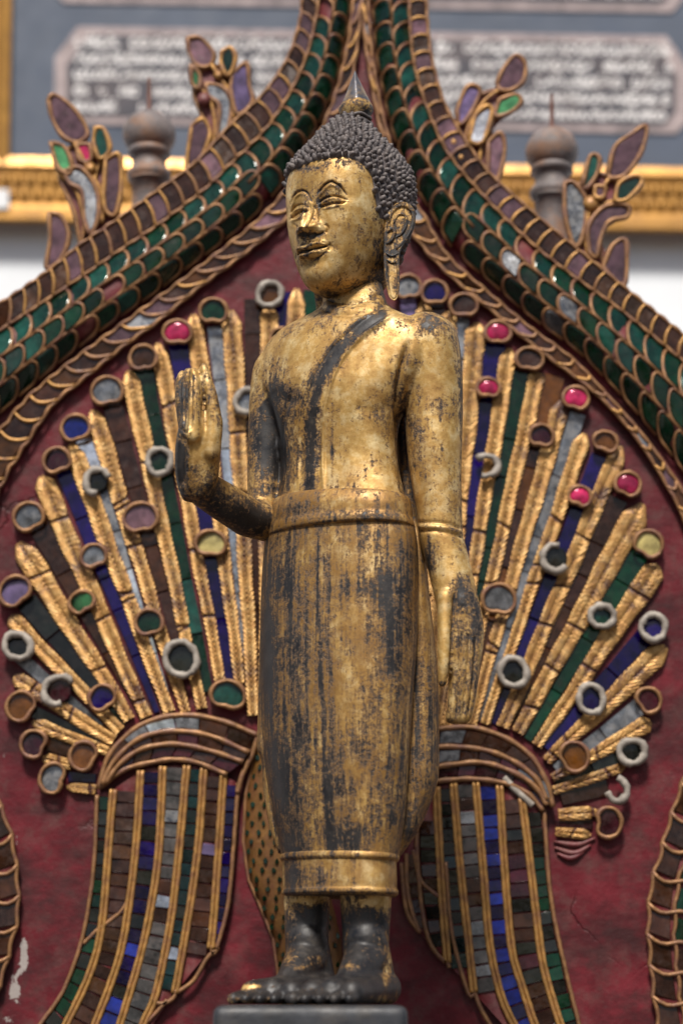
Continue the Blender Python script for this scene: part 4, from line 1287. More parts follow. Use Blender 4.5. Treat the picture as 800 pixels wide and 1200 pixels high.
fingers = (chain([(228, 512, -.112, .0090), (229, 470, -.114, .0082), (229, 449, -.112, .0072), (227, 436, -.106, .0058)], 12)
           + chain([(221, 508, -.094, .0084), (219, 468, -.097, .0078), (219, 444, -.095, .0068), (221, 436, -.090, .0056)], 12)
           + chain([(217, 504, -.077, .0080), (212, 470, -.080, .0074), (212, 446, -.078, .0066), (214, 439, -.074, .0056)], 12)
           + chain([(219, 506, -.062, .0075), (216, 475, -.064, .0066), (217, 452, -.062, .0058)], 12)
           + chain([(247, 530, -.104, .0120), (252, 496, -.108, .0098), (247, 462, -.110, .0078), (242, 444, -.109, .0066), (239, 430, -.107, .0048)], 12))
leg_b = loft([S2(1000, 330, 392, 0.02, .034, 2.1), S2(1050, 332, 387, 0.02, .028, 2.1), S2(1100, 334, 385, 0.02, .026, 2.1), S2(1130, 335, 384, 0.02, .026, 2.1), S2(1160, 334, 386, 0.02, .026, 2.1)], 32, 20)
leg_f = loft([S2(1000, 396, 462, -0.02, .036, 2.1), S2(1050, 398, 459, -0.02, .030, 2.1), S2(1100, 401, 456, -0.02, .027, 2.1), S2(1130, 402, 456, -0.02, .027, 2.1), S2(1162, 400, 459, -0.02, .028, 2.1)], 32, 20)
def foot(heel, ball, yh, yb, side):
    """heel and ball px x positions; the sole lies on z = 0"""
    def g(px, Y, z): 
        p = at(px, 1171, Y); return np.array([p[0], Y, z])
    H, B = g(heel, yh, .018), g(ball, yb, .013)
    t = (B - H); t[2] = 0; t /= np.linalg.norm(t); n = np.array([-t[1], t[0], 0])
    out = []
    mid = H * .45 + B * .55
    for s, r0, r1 in ((-.014, .020, .014), (.0, .024, .016), (.014, .020, .014)):
        a = H + n * s * .6; b = B + n * s * 1.7
        out.append(capsule(a, b, r0, r1, 16))
    ank = g(heel - 12, yh - .01, .052)
    out.append(capsule(ank, B - t * .035 + np.array([0, 0, .008]), .026, .014, 18))
    out.append(capsule(ank + [0, 0, .02], H, .024, .022, 18))
    for k in range(5):
        s = (-.027 + k * .0135) * side
        ln = (.034, .035, .031, .026, .020)[k]
        b = B + n * s; b[2] = .0095
        e = b + t * ln + n * s * .12; e[2] = .0062
        out.append(capsule(b, e, .0100 if k == 0 else .0088, .0072 if k == 0 else .0056, 12))
    return out
feet = foot(372, 319, 0.02, -0.085, 1) + foot(442, 389, -0.02, -0.122, 1)
V, F, E = remesh([torso, arm_l, arm_r, palm, leg_b, leg_f] + thumb_l + fore + fingers + feet, 0.0019, 3)
V[:, 2] = np.maximum(V[:, 2], 0.0008 + 0 * V[:, 2])
Nn = normals(V, F)
V = carve(V, Nn, [
    # neck creases
    ([(378, 349), (400, 355), (425, 353), (448, 344)], 2.2, -.0022), ([(376, 362), (400, 369), (430, 366), (455, 356)], 2.4, -.0022), ([(377, 356), (402, 362), (430, 359), (452, 350)], 3, .0014),
    # edge of the robe across the chest and the folded band over the shoulder
    ([(440, 364), (412, 384), (384, 412), (364, 446), (353, 492), (350, 574)], 1.8, .0036),
    ([(466, 366), (428, 392), (399, 425), (383, 470), (379, 520), (379, 575)], 1.7, .0036),
    ([(452, 366), (420, 390), (391, 420), (372, 460), (365, 510), (364, 575)], 8, .0020),
    ([(350, 440), (338, 470), (332, 500), (334, 560)], 2.0, -.0014),
    ([(352, 455), (346, 490), (345, 530), (347, 578)], 2.0, .0014),
    # breast and armpit
    ([(318, 458), (335, 470), (352, 468)], 7, -.0012), ([(415, 476), (440, 482), (458, 474)], 7, -.0012),
    ([(478, 402), (470, 430), (466, 460), (467, 500), (472, 560), (480, 600)], 3.2, -.0075),
    ([(308, 452), (318, 485), (326, 520)], 2.5, -.004),
    # cuff line on the hanging arm
    ([(488, 612), (505, 612), (525, 614), (542, 620)], 1.8, -.0022), ([(488, 617), (505, 617), (525, 619), (543, 625)], 2.0, .0018), ([(490, 623), (508, 622), (526, 625), (544, 631)], 1.6, -.0020),
    # hanging hand: thumb crease and fingers
    ([(533, 690), (531, 730), (529, 770), (526, 812)], 1.8, -.0042), ([(541, 740), (538, 790), (533, 846)], 1.5, -.0040), ([(549, 742), (547, 790), (541, 846)], 1.5, -.0040),
    ([(557, 745), (555, 790), (548, 842)], 1.5, -.0036), ([(545, 720), (543, 700), (540, 712)], 4, .0016), ([(532, 742), (548, 745), (562, 748)], 1.5, -.0008),
    # raised hand: edge of the palm, finger creases
    ([(223, 500), (222, 520), (220, 560), (224, 578)], 1.8, .0048), ([(224, 438), (224, 470), (223, 506)], 1.3, -.0034), ([(216, 440), (216, 470), (216, 502)], 1.2, -.0030), ([(216, 508), (213, 540), (214, 572)], 5, -.0040),
    ([(239, 455), (240, 480), (241, 505)], 1.6, -.003), ([(234, 512), (236, 540), (232, 565)], 6, -.0014), ([(210, 500), (216, 506), (221, 508)], 1.6, -.002),
    ([(208, 580), (230, 588), (250, 572), (256, 560)], 2.0, -.0014),
])
body = build('body', V, F, M['gilded'], statue)
wear_shade_attr(body, V, [
    (505, 378, 34, 12, .55), (540, 470, 6, 80, .75), (470, 500, 8, 60, .7), (345, 462, 22, 9, .55), (440, 535, 16, 12, .35), (425, 488, 18, 8, .4),
    (310, 520, 22, 60, 1.25), (322, 470, 12, 40, .6), (296, 560, 7, 60, -.1), (310, 590, 14, 16, -.45), (331, 545, 8, 40, .9), (338, 500, 7, 30, .4),
    (282, 610, 36, 22, 1.25), (255, 590, 26, 16, .55), (262, 585, 16, 14, .05), (300, 600, 16, 18, .6), (252, 575, 14, 10, .6), (240, 562, 18, 14, .65), (211, 545, 7, 42, 1.5), (213, 470, 7, 34, .75), (228, 585, 16, 9, .3),
    (224, 500, 4, 10, -.3), (240, 520, 12, 25, -.55), (246, 450, 8, 25, -.2), (262, 600, 20, 8, -.1),
    (515, 430, 18, 40, -.3), (508, 560, 18, 40, -.35), (425, 430, 30, 30, -.35), (340, 410, 30, 16, -.3), (420, 525, 22, 40, -.25),
    (502, 655, 7, 22, .7), (540, 695, 14, 22, .95), (545, 740, 16, 14, .55), (520, 710, 8, 70, -.5), (548, 800, 16, 40, .15), (560, 720, 6, 30, .6), (525, 650, 12, 30, -.1),
    (360, 1095, 34, 45, 1.55), (430, 1095, 36, 48, 1.5), (360, 1055, 22, 5, -1.0), (440, 1057, 24, 7, -1.1), (330, 1156, 60, 20, 2.0), (415, 1156, 50, 22, 1.9),
    (352, 1134, 10, 4, -1.0), (412, 1134, 12, 5, -1.0), (452, 1145, 5, 14, -1.2), (294, 1156, 20, 3, -1.5), (322, 1156, 8, 3, -1.1), (372, 1159, 24, 3, -1.4), (440, 1168, 22, 3, -.8),
    (420, 360, 34, 9, .35), (452, 340, 10, 20, .9), (385, 362, 10, 10, .4), (490, 500, 4, 60, .4), (478, 590, 4, 30, .8),  # neck and inner arm: shade painted in through the wear value
], 0.16, [([(446, 370), (420, 389), (390, 420), (371, 460), (364, 510), (363, 580)], 8, 1.35), ([(466, 366), (428, 392), (399, 425), (383, 470), (379, 520), (379, 575)], 2.5, -.9), ([(388, 425), (390, 480), (388, 575)], 2, .6), ([(318, 450), (328, 490), (332, 530)], 3, .4)])

# ---- robe: skirt, side panels, sash, hem
def robe_part(name, rows, nseg, dense, carves, blobs, base, lines=(), shear=SH):
    V, F = loft(rows, nseg, dense, shear)
    Q = np.array([f if len(f) == 4 else [f[0], f[1], f[2], f[2]] for f in F])
    Nn = normals(V, Q)
    V = carve(V, Nn, carves)
    o = build(name, V, F, M['gilded_robe'], statue)
    wear_shade_attr(o, V, blobs, base, lines)
    return o
robe_part('robe_skirt', [S2(604, 316, 483, 0, .072), S2(640, 310, 489, 0, .078), S2(700, 306, 490, 0, .080), S2(760, 305, 488, 0, .080), S2(800, 305, 485, 0, .079), S2(850, 306, 482, 0, .077),
           S2(900, 310, 479, 0, .074), S2(950, 318, 475, 0, .070), S2(985, 326, 470, 0, .066), S2(1006, 330, 467, 0, .064)], 300, 330,
    [([(336, 632), (334, 720), (338, 820), (348, 920), (354, 1000)], 2.2, 0.0039), ([(341, 632), (340, 720), (345, 820), (354, 920), (359, 1000)], 1.8, -0.0036),
     ([(367, 622), (366, 680), (370, 760), (376, 860), (380, 1000)], 2.4, 0.0045), ([(373, 622), (372, 680), (377, 760), (383, 860), (387, 1000)], 2.0, -0.0042),
     ([(378, 622), (378, 680), (382, 760), (388, 860), (391, 1000)], 1.6, 0.0024),
     ([(322, 640), (318, 740), (322, 850), (334, 960)], 3, -0.0033), ([(352, 640), (352, 760), (358, 880), (366, 1000)], 5, 0.0021),
     ([(452, 622), (458, 700), (456, 800), (448, 900), (438, 1000)], 6, -0.0033), ([(476, 620), (472, 700), (468, 800), (462, 900), (456, 1000)], 5, 0.0039),
     ([(400, 622), (402, 760), (408, 1000)], 8, 0.0021), ([(430, 630), (432, 760), (425, 1000)], 9, -0.0015)],
    [(313, 760, 9, 110, 1.3), (330, 930, 16, 60, .9), (338, 690, 7, 70, .55), (352, 830, 10, 130, .4), (386, 860, 6, 120, .7), (415, 690, 26, 14, .5), (462, 740, 12, 60, .8),
     (450, 690, 14, 30, .5), (408, 985, 26, 18, .9), (400, 925, 20, 14, .3), (455, 850, 8, 50, .3), (415, 790, 26, 100, -.45), (430, 650, 34, 14, -.2), (350, 985, 20, 20, .35), (472, 660, 8, 40, .5),
     (328, 800, 9, 100, .35), (445, 980, 10, 20, -.3)], 0.62,  # high base: worn leaf plus the weaker light on the skirt
    [([(340, 640), (341, 800), (352, 1000)], 3, .5), ([(372, 640), (376, 800), (385, 1000)], 3, .6)])
robe_part('robe_side_panel', [S2(608, 478, 487, -.02, .014), S2(640, 478, 497, -.02, .024), S2(700, 476, 503, -.015, .030), S2(760, 474, 510, -.01, .032), S2(800, 470, 513, -.01, .032), S2(850, 467, 514, -.01, .032),
           S2(900, 463, 514, -.01, .032), S2(922, 461, 511, -.01, .030), S2(950, 458, 501, -.008, .028), S2(980, 455, 486, -.006, .026), S2(1004, 452, 469, -.004, .020)], 90, 150,
    [([(497, 640), (500, 740), (500, 850), (494, 940)], 2.5, .0022), ([(491, 640), (491, 760), (488, 870), (480, 960)], 2, -.0024), ([(508, 760), (509, 850), (507, 905)], 1.6, -.0016)],
    [(505, 850, 6, 60, .8), (490, 830, 4, 100, .7), (497, 700, 6, 50, -.2), (480, 960, 20, 30, .5), (500, 930, 10, 20, .3)], 0.4, shear=0)
robe_part('robe_side_panel', [S2(660, 309, 330, .035, .016), S2(760, 304, 330, .035, .02), S2(840, 302, 330, .035, .02), S2(878, 301, 330, .035, .02), S2(890, 306, 330, .035, .02), S2(930, 309, 332, .035, .018),
           S2(970, 316, 336, .033, .016), S2(1000, 326, 340, .03, .012)], 40, 60, [], [(306, 800, 5, 60, .2)], 0.4, shear=0)
robe_part('robe_side_panel', [S2(448, 462, 477, .012, .012), S2(500, 463, 479, .012, .016), S2(560, 467, 484, .010, .016), S2(615, 473, 492, .006, .016), S2(650, 476, 494, .004, .012)], 40, 60,
    [([(474, 470), (475, 520), (479, 580), (485, 640)], 1.5, .0015)], [(470, 530, 8, 70, .9)], 0.5, shear=0)
BT = lambda pl_, pr_, l, r, d, n=2.3: (pl_, pr_, l, r, 0, d, n)
robe_part('sash', [BT(589, 585, 330, 470, .058), BT(590, 586, 322, 477, .066), BT(594, 589, 316, 481, .073), BT(606, 600, 313, 483, .078), BT(620, 611, 312, 484, .079), BT(625, 614, 311, 485, .0805), BT(630, 618, 310.5, 486, .082),
                   BT(635, 622, 311, 486, .081), BT(638, 624, 316, 482, .074)], 200, 70,
    [([(315, 606), (345, 598), (400, 590), (450, 592), (480, 597)], 2.0, -.0012), ([(318, 597), (350, 588), (400, 581), (450, 583)], 2.5, .0012)],
    [(345, 600, 22, 10, .5), (420, 603, 40, 7, .45), (330, 625, 18, 6, .4), (460, 600, 14, 10, .3), (400, 588, 40, 6, -.2)], 0.35)
robe_part('hem_band', [S2(1001, 330, 466, 0, .064), S2(1003, 328.5, 467.5, 0, .0655), S2(1007, 328, 468, 0, .066), S2(1010, 330, 466, 0, .0645), S2(1012, 331.5, 464.5, 0, .0635), S2(1030, 332, 465, 0, .064), S2(1042, 332, 465, 0, .064),
                       S2(1044, 330.5, 466.5, 0, .0655), S2(1048, 330.5, 466.5, 0, .0655), S2(1051, 333, 464, 0, .062)], 120, 60,
    [], [(343, 1026, 14, 18, 1.0), (375, 1028, 14, 16, 1.1), (360, 1020, 5, 14, -.5), (430, 1026, 34, 14, -.35), (400, 1047, 60, 4, .6), (395, 1004, 60, 3, .25)], 0.3)

# ---- head
YAW, HP = math.radians(39), math.radians(3)      # turned to the photo's left, bent slightly forward
HC = at(412, 250, 0.0)
HS = 0.00112
def h2w(X, Fw, Z):
    """head frame (statue's left, forward, up) to world"""
    X, Fw, Z = (np.asarray(a, float) * HS for a in (X, Fw, Z))
    f2 = Fw * math.cos(HP) + Z * math.sin(HP); z2 = Z * math.cos(HP) - Fw * math.sin(HP)
    cx, sx = math.cos(YAW), math.sin(YAW)
    return np.stack([HC[0] + X * cx - f2 * sx, HC[1] - (f2 * cx + X * sx), HC[2] + z2], -1)
#         z     a   front  back
HPROF = [(-104, 9, 56, -16), (-102, 18, 64, -20), (-97, 27.5, 70, -24), (-87, 37, 73.5, -30), (-70, 46.5, 75, -36), (-50, 53.5, 76, -42), (-25, 60, 77, -52), (0, 62.5, 78, -62),
         (25, 62.5, 77, -67), (44, 59, 71.5, -64), (58, 51.5, 61, -56), (70, 42.5, 50, -47), (82, 33.5, 39, -37), (93, 25, 28.5, -28), (103, 17, 19, -18), (110, 10, 11, -10), (114, 5, 5, -5)]
hp = catmull(HPROF, 12)
def hprof(z):
    return [np.interp(z, hp[:, 0], hp[:, k]) for k in (1, 2, 3)]
def head_surface(z, th, off=0.0):
    a, f, b = hprof(z)
    s, c = np.sin(th), np.cos(th)
    n = 2.35
    X = (a + off) * np.sign(s) * np.abs(s) ** (2 / n)
    cc = np.sign(c) * np.abs(c) ** (2 / n)
    Fw = np.where(c >= 0, (f + off) * cc, (np.abs(b) + off) * cc)
    return X, Fw
zs = np.concatenate([[-103.0], np.linspace(-102.5, -60, 60), np.linspace(-59.3, 60, 210), np.linspace(61, 113.5, 45)])
nth = 340
th = np.linspace(-math.pi, math.pi, nth, endpoint=False)
th = th - 0.42 * np.sin(th) * 0.9                     # denser at the front
Zg, Tg = np.meshgrid(zs, th, indexing='ij')
Xg, Fg = head_surface(Zg, Tg)
from mathutils.bvhtree import BVHTree
hF = grid_faces(len(zs), nth, True)
W0 = h2w(Xg, Fg, Zg)
bvh = BVHTree.FromPolygons([Vector(v) for v in W0.reshape(-1, 3)], hF)
def px2head(px, py):
    """photo position -> (X, Z, azimuth) on the plain head"""
    o = Vector((0, -DIST, CAMZ)); p = Vector(at(px, py, 0.0).tolist())
    loc, nr, idx, d = bvh.ray_cast(o, (p - o).normalized())
    if loc is None: return None
    r, c = divmod(idx, nth)
    return Xg[r, c], Zg[r, c], Tg[r, c]
G = lambda x, s: np.exp(-(x / s) ** 2)
def sstep(x, a, b):
    t = np.clip((x - a) / (b - a), 0, 1); return t * t * (3 - 2 * t)
brow_z = px2head(370, 232)[1]; tip_z = px2head(363, 270)[1]; mouth_z = px2head(366, 293)[1]; eye_z = 0.5 * (px2head(388, 238)[1] + px2head(352, 249)[1])
front = np.clip(np.cos(Tg), 0, 1)
D = np.zeros_like(Xg)
# nose: a ridge that grows from the brow to the tip, with wings
u = np.clip((brow_z - Zg) / (brow_z - tip_z), -.3, 1.35)
grow = np.interp(u, [-.3, 0, .35, .8, 1.0, 1.08, 1.16, 1.3], [0, 3.0, 6.5, 13.5, 15.0, 11.0, 3.0, 0])
wid = np.interp(u, [-.3, 0, .3, .75, 1.0, 1.3], [8, 5.2, 4.6, 6.5, 8.5, 9])
D += grow * G(Xg, wid)
for sx in (-1, 1):
    D += 6.0 * G(Xg - sx * 11.5, 5.2) * G(Zg - (tip_z + 2.0), 6.0)
    D -= 2.0 * G(Xg - sx * 6, 3.0) * G(Zg - (tip_z - 7.5), 2.6)
    D -= 3.2 * G(Xg - sx * 20, 9) * G(Zg - (brow_z - 7), 8)        # inner eye hollows
    D -= 1.6 * G(Xg - sx * 36, 12) * G(Zg - (eye_z + 7), 6)
    D += 2.0 * G(Xg - sx * 29, 14) * G(Zg - (eye_z - 1), 8)         # lids
    D += 1.8 * G(Xg - sx * 36, 16) * G(Zg - (tip_z + 2), 18)       # cheeks
    D -= 1.6 * G(Xg - sx * 26, 5) * G(Zg - (mouth_z + 1), 6)        # corners of the mouth
# mouth mound, lips, chin
D += 4.2 * G(Xg, 22) * G(Zg - mouth_z, 13)
ml = mouth_z + 1.6 * (np.abs(Xg) / 22) ** 2 * 1.2 - 1.2 * G(Xg, 5)
D += 4.6 * G(Zg - (ml + 4.2 - 1.0 * G(Xg, 3.0)), 2.7) * sstep(22 - np.abs(Xg), 0, 8)
D += 4.8 * G(Zg - (ml - 5.0), 3.0) * sstep(18.5 - np.abs(Xg), 0, 9)
D -= 4.0 * G(Zg - ml, 1.2) * sstep(22.5 - np.abs(Xg), 0, 4)
D -= 1.8 * G(Zg - (mouth_z - 13), 4.5) * G(Xg, 16)
D += 2.2 * G(Zg - (mouth_z - 27), 10) * G(Xg, 17)
D -= 1.3 * G(Xg, 2.4) * sstep(Zg, ml + 6, ml + 9) * sstep(tip_z - 3 - Zg, 0, 4)
D += 0.9 * (G(Xg - 3.6, 1.8) + G(Xg + 3.6, 1.8)) * sstep(Zg, ml + 6, ml + 9) * sstep(tip_z - 3 - Zg, 0, 4)
Fg2 = Fg + D * sstep(front, 0.12, 0.45)
HV = h2w(Xg, Fg2, Zg).reshape(-1, 3)
b0 = len(HV)
HV = np.vstack([HV, h2w(0, 20, -103.5)[None], h2w(0, 0, 115)[None]])
HF = [f for f in hF]
nz = len(zs)
HFc = HF + [[b0, (j + 1) % nth, j] for j in range(nth)] + [[b0 + 1, (nz - 1) * nth + j, (nz - 1) * nth + (j + 1) % nth] for j in range(nth)]
Q = np.array([f if len(f) == 4 else [f[0], f[1], f[2], f[2]] for f in HFc])
# make the faces point outwards
Nn = normals(HV, Q)
cen = HV.mean(0)
if ((HV - cen) * Nn).sum() < 0:
    HFc = [f[::-1] for f in HFc]; Nn = -Nn
HV = carve(HV, Nn, [
    # brows: double incised arcs with a raised edge
    ([(341, 240), (345, 228), (353, 223), (360, 226), (365, 236)], 1.15, -0.0026), ([(342, 243), (346, 232), (353, 227.5), (360, 231), (364, 239)], 1.5, 0.0015),
    ([(372, 227), (379, 217.5), (387, 212.5), (394, 215), (400, 220), (406, 228)], 1.15, -0.0029), ([(374, 230), (381, 221.5), (388, 217), (394, 219), (400, 224)], 1.6, 0.0015),
    # lids
    ([(340, 250), (346, 242), (354, 239.5), (361, 243)], 1.0, -0.0019), ([(340, 254), (346, 247), (354, 244), (361, 246)], 1.4, 0.0016),
    ([(340, 257), (346, 251.5), (354, 247.5), (360, 248)], 1.1, -0.0032), ([(341, 259), (348, 257), (356, 252)], 1.3, 0.0012),
    ([(373, 239), (380, 232.5), (390, 229.5), (399, 231), (407, 234)], 1.0, -0.0021), ([(374, 241), (381, 236), (390, 233), (399, 234.5)], 1.5, 0.0016),
    ([(374, 243), (382, 240), (391, 237.5), (399, 237.5), (405, 236.5)], 1.1, -0.0035), ([(376, 245), (384, 244), (393, 241.5), (399, 240)], 1.3, 0.0012),
    # nostrils, folds
    ([(352, 273), (357, 275.5), (363, 276)], 1.4, -0.0029), ([(367, 275), (373, 274.5), (379, 271.5)], 1.4, -0.0029), ([(381, 262), (384, 267), (382, 273)], 1.3, -0.0026),
    ([(350, 295), (358, 294), (366, 293.5), (376, 290.5), (385, 288)], 0.9, -0.0016), ([(385, 285), (387, 289), (384, 293)], 1.6, -0.0019),
    ([(352, 301), (360, 305.5), (371, 303), (381, 296)], 1.4, -0.0019),
    ([(364, 236), (366, 246), (363, 257), (358, 268)], 1.3, .0022), ([(368, 240), (371, 250), (372, 260), (375, 266)], 1.5, -.0016),
    ([(352, 288), (358, 284.5), (364, 283), (372, 282), (381, 285)], 1.0, -.0014), ([(343, 262), (350, 268), (352, 276)], 1.6, -.0010),
], 0.05)
head = build('head', HV, HFc, M['gilded'], statue)
wear_shade_attr(head, HV, [(425, 336, 26, 9, .75), (447, 320, 8, 26, .7), (385, 348, 26, 6, .5), (410, 190, 30, 6, .7), (360, 197, 24, 4, .9), (440, 225, 5, 36, .7), (422, 205, 10, 14, .3),
                     (366, 275, 16, 3, .7), (372, 236, 4, 8, .55), (373, 250, 3, 10, .45), (355, 298, 8, 3, .35), (400, 270, 26, 30, -.35), (385, 205, 16, 10, -.1), (352, 320, 12, 20, -.25), (440, 290, 8, 30, .2), (424, 306, 8, 8, .3)], 0.17,
          [([(341, 240), (345, 228), (353, 223), (360, 226), (365, 236)], 1.1, .7), ([(372, 227), (379, 217.5), (387, 212.5), (394, 215), (400, 220), (406, 228)], 1.1, .8),  # darker along the carved brow, lid, mouth and nose lines
           ([(340, 257), (346, 251.5), (354, 247.5), (360, 248)], 1.0, .7), ([(374, 243), (382, 240), (391, 237.5), (399, 237.5), (405, 236.5)], 1.0, .8), ([(340, 250), (346, 242), (354, 239.5), (361, 243)], .9, .35),
           ([(373, 239), (380, 232.5), (390, 229.5), (399, 231), (407, 234)], .9, .45),
           ([(350, 295), (358, 294), (366, 293.5), (376, 290.5), (385, 288)], 1.0, .8), ([(352, 302), (360, 306.5), (371, 304), (382, 296)], 1.5, .5), ([(351, 275), (365, 278), (381, 273)], 1.6, .6)])

# ---- hair: cap, curls, flame
hl = [px2head(*p) for p in [(384, 188), (404, 185), (419, 189), (430, 197), (437, 210), (440, 235), (444, 258)]]
hth = np.array([0.0] + [abs(h[2]) for h in hl[1:]] + [1.75, 2.1, math.pi])
hz = np.array([max(hl[0][1], hl[1][1])] + [h[1] for h in hl[1:]] + [-30, -62, -72])
o_ = np.argsort(hth); hth, hz = hth[o_], hz[o_]
def hairline(t): return np.interp(np.abs(t), hth, hz)
ncap = 60
ct = np.linspace(-math.pi, math.pi, 160, endpoint=False)
cap_z = np.linspace(0, 1, ncap)
Tc, Sc = np.meshgrid(ct, cap_z, indexing='xy')
Zc = hairline(Tc) + (113.5 - hairline(Tc)) * Sc
offc = 3.0 * np.clip(Sc / 0.05, 0, 1) - 1.0
Xc, Fc = head_surface(Zc, Tc, 0)
aa, ff, bb = hprof(Zc)
sc_ = 1 + offc / np.maximum(20, np.hypot(Xc, Fc))
HVc = h2w(Xc * sc_, Fc * sc_, Zc + offc * 0.5 * (Sc)).reshape(-1, 3)
hair = build('hair', np.vstack([HVc, h2w(0, 0, 115)[None]]), grid_faces(ncap, 160, True) + [[ncap * 160, (ncap - 1) * 160 + j, (ncap - 1) * 160 + (j + 1) % 160] for j in range(160)], M['hair'], statue)
def curl_mesh():
    V = []; n = 9
    prof = [(3.3, -2.0), (3.5, 0.0), (3.2, 1.8), (2.7, 3.4), (1.9, 4.8), (.8, 5.5)]
    for k, (r, h) in enumerate(prof):
        for j in range(n):
            a = 2 * math.pi * j / n + k * .35
            rr = r * (1 + .10 * math.cos(3 * (a - k * .9)))
            V.append((rr * math.cos(a) + .035 * max(h, 0) ** 2, rr * math.sin(a), h))
    F = grid_faces(len(prof), n, True) + [[(len(prof) - 1) * n + j for j in range(n)]]
    me = bpy.data.meshes.new('curl'); me.from_pydata([tuple(HS * c for c in v) for v in V], [], F)
    me.polygons.foreach_set('use_smooth', [True] * len(F)); me.materials.append(M['hair']); return me
curl_me = [curl_mesh()]
cands = []
z = 110.0; row = 0
while z > -74:
    a, f, b = hprof(z)
    per = math.pi * (a + (f - b) / 2) * 1.05
    m = max(5, int(per / 7.4))
    for j in range(m):
        t = -math.pi + 2 * math.pi * (j + .5 * (row % 2)) / m + random.uniform(-.02, .02)
        tt = math.atan2(math.sin(t) , math.cos(t))
        zz = z + random.uniform(-.8, .8)
        if zz < hairline(tt) + 2.0: continue
        X, Fw = head_surface(np.array([zz, zz + 1.5, zz]), np.array([tt, tt, tt + .03]))
        p = h2w(X, Fw, np.array([zz, zz + 1.5, zz]))
        nrm = np.cross(p[1] - p[0], p[2] - p[0]); nrm /= np.linalg.norm(nrm) + 1e-12
        c0 = h2w(0, 0, zz)
        if (p[0] - c0) @ nrm < 0: nrm = -nrm
        cands.append((p[0] + nrm * 1.2 * HS, nrm))
    # step down along the surface
    a2, f2, b2 = hprof(z - 4)
    sl = math.hypot(4, (a2 - a)) / 4
    z -= 6.6 / max(1.0, sl); row += 1
vis = []
for p, n in cands:
    v = np.array([0, -DIST, CAMZ]) - p; v /= np.linalg.norm(v)
    vis.append(n @ v)
order = np.argsort(-np.array(vis))
base = world_loc(hair)
rest = MB()
for rank, i in enumerate(order):
    p, n = cands[i]
    nz_ = Vector(n.tolist()); up = (nz_ + Vector((0, 0, .35)) + Vector((random.gauss(0,.16), random.gauss(0,.16), random.gauss(0,.16)))).normalized()
    q = up.to_track_quat('Z', 'Y').to_matrix().to_4x4()
    s = random.uniform(.88, 1.12)
    mtx = Matrix.Translation(Vector(p.tolist()) - base) @ q @ Matrix.Rotation(random.uniform(0, 6.28), 4, 'Z') @ Matrix.Diagonal((s, s, s * random.uniform(.9, 1.15), 1))
    if rank < 298 and vis[i] > -0.25:
        o = link('curl', curl_me[0], hair); o.matrix_local = mtx
    else:
        mw = Matrix.Translation(base) @ mtx
        me = curl_me[0]
        rest.add([tuple(mw @ v.co) for v in me.vertices], [list(pp.vertices) for pp in me.polygons])
if rest.V: rest.build('curls', M['hair'], hair, kind='stuff')

def finial():
    Y = 0.0
    lf = lambda rows, n, e: loft([(y, y, l, r, Y, (r - l) / 2 * .00105, e) for y, l, r in rows], 40, n)
    V, F = lf([(122, 400.5, 434.5), (119, 401.5, 433.5), (112, 404.5, 430), (104, 407.5, 426), (96, 410.5, 422), (90, 413, 418.8), (83.5, 415, 416.6)], 44, 1.5)
    o = build('flame_finial', V, F, M['finial'], statue)
    V, F = lf([(152, 404, 431), (143, 403, 431), (138, 400, 433), (131, 397, 437), (127, 397, 437), (123, 399.5, 435.5), (121, 401, 434)], 40, 1.8)
    c_ = build('finial_collar', V, F, M['gilded'], o)
    wear_shade_attr(c_, V, [(405, 128, 8, 10, -.4), (430, 130, 6, 12, .7), (417, 137, 20, 4, .6)], .45)
    for k, (y, R) in enumerate(((140, 17.5), (147, 19))):
        c = at(417, y, Y); n = 26
        a = np.linspace(0, 2 * math.pi, n, endpoint=False)
        P = np.stack([c[0] + R * .00105 * np.cos(a), c[1] + R * .00105 * np.sin(a), c[2] + .0012 * np.cos(5 * a)], -1)
        V, F = tube(P, .0022, 6, True)
        build('finial_ring', V, F, M['hair'], o)
finial()

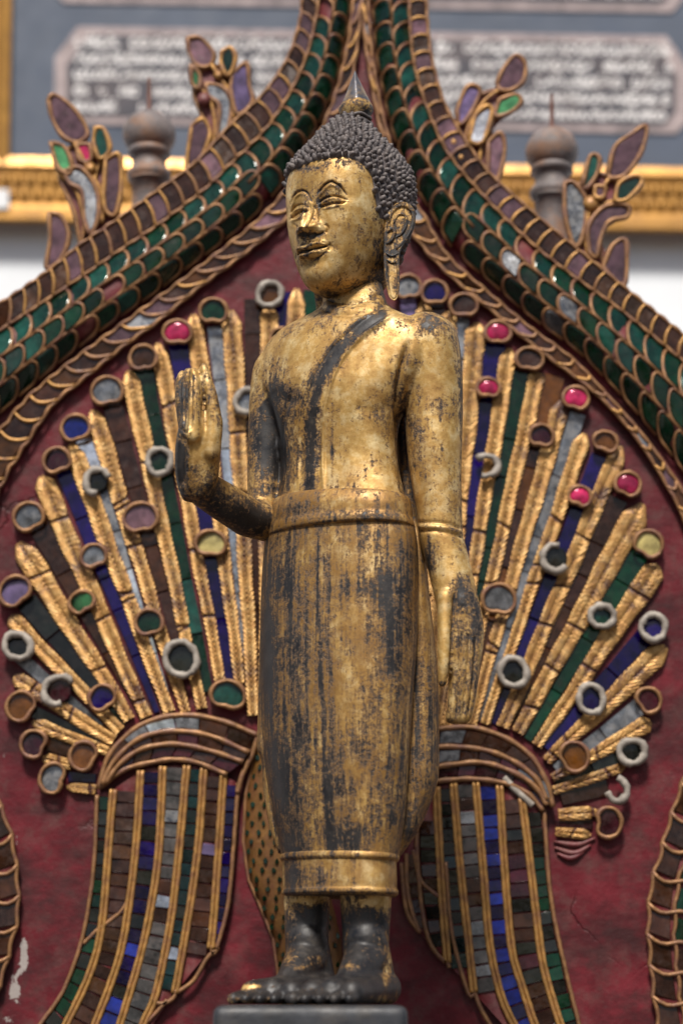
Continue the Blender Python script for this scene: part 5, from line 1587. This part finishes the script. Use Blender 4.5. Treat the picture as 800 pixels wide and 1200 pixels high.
def ear(outline, curves, Y, th, front=True):
    p = catmull(list(outline) + [outline[0]], 5)[:-1]
    n = len(p); c = p.mean(0)
    rings = [(1.0, th), (1.0, th * .3), (.97, 0), (.86, -.0015), (.72, -.0002), (.45, .0004), (.15, 0.0002)]
    V = []
    # shrink towards the medial line of the ear, not its centre
    med = np.stack([np.interp(p[:, 1], [236, 262, 292, 352], [470, 470, 460, 461]), np.clip(p[:, 1], 243, 347)], -1)
    for k, dy in rings:
        q = med + (p - med) * k
        V.append(at(q[:, 0], q[:, 1], Y + dy + 0 * q[:, 0]))
    V = np.array(V).reshape(-1, 3)
    F = grid_faces(len(rings), n, True)
    F.append([(len(rings) - 1) * n + j for j in range(n)]); F.append(list(range(n))[::-1])
    parts = MB(); parts.add(V, F)
    for path, r, dy in curves:
        q = resample(catmull(path, 8), 22)
        rr = r * .001 * np.minimum(1, .45 + 2.5 * np.minimum(np.linspace(0, 1, 22), np.linspace(1, 0, 22)))
        parts.add(*tube(at(q[:, 0], q[:, 1], Y + dy), rr, 8))
    o = parts.build('ear', M['gilded'], head)
    wear_shade_attr(o, np.array(parts.V), [(478, 262, 10, 26, .2), (452, 300, 6, 14, .5), (466, 296, 14, 6, .4), (462, 262, 6, 8, .5)], .35)
ear([(450, 272), (451, 256), (457, 244), (467, 237), (478, 238), (486, 248), (486, 263), (480, 278), (472, 289), (468, 300), (468, 322), (467, 340), (465, 350), (460, 352), (455, 346), (451, 328), (449, 308), (449, 290)],
    [([(456, 262), (459, 249), (468, 241), (479, 243), (484, 254), (481, 270), (473, 283), (464, 292)], 2.9, .0005), ([(461, 262), (466, 252), (474, 252), (476, 262), (470, 274), (460, 280)], 2.0, .0005),
     ([(452, 274), (458, 268), (462, 272), (458, 282), (452, 286)], 2.6, 0), ([(451, 296), (459, 300), (468, 296)], 1.6, 0), ([(452, 304), (460, 308), (467, 303)], 1.5, 0),
     ([(464, 296), (466, 318), (466, 340), (462, 350)], 1.8, 0), ([(451, 300), (453, 322), (456, 342), (461, 350)], 1.8, 0), ([(456, 254), (452, 268), (450, 285)], 1.8, 0)],
    -0.056, .026)
ear([(360, 300), (374, 300), (379, 330), (380, 355), (378, 370), (374, 373), (371, 366), (368, 345), (362, 320)], [([(378, 330), (379, 352), (376, 370)], 1.6, 0)], 0.052, .012)
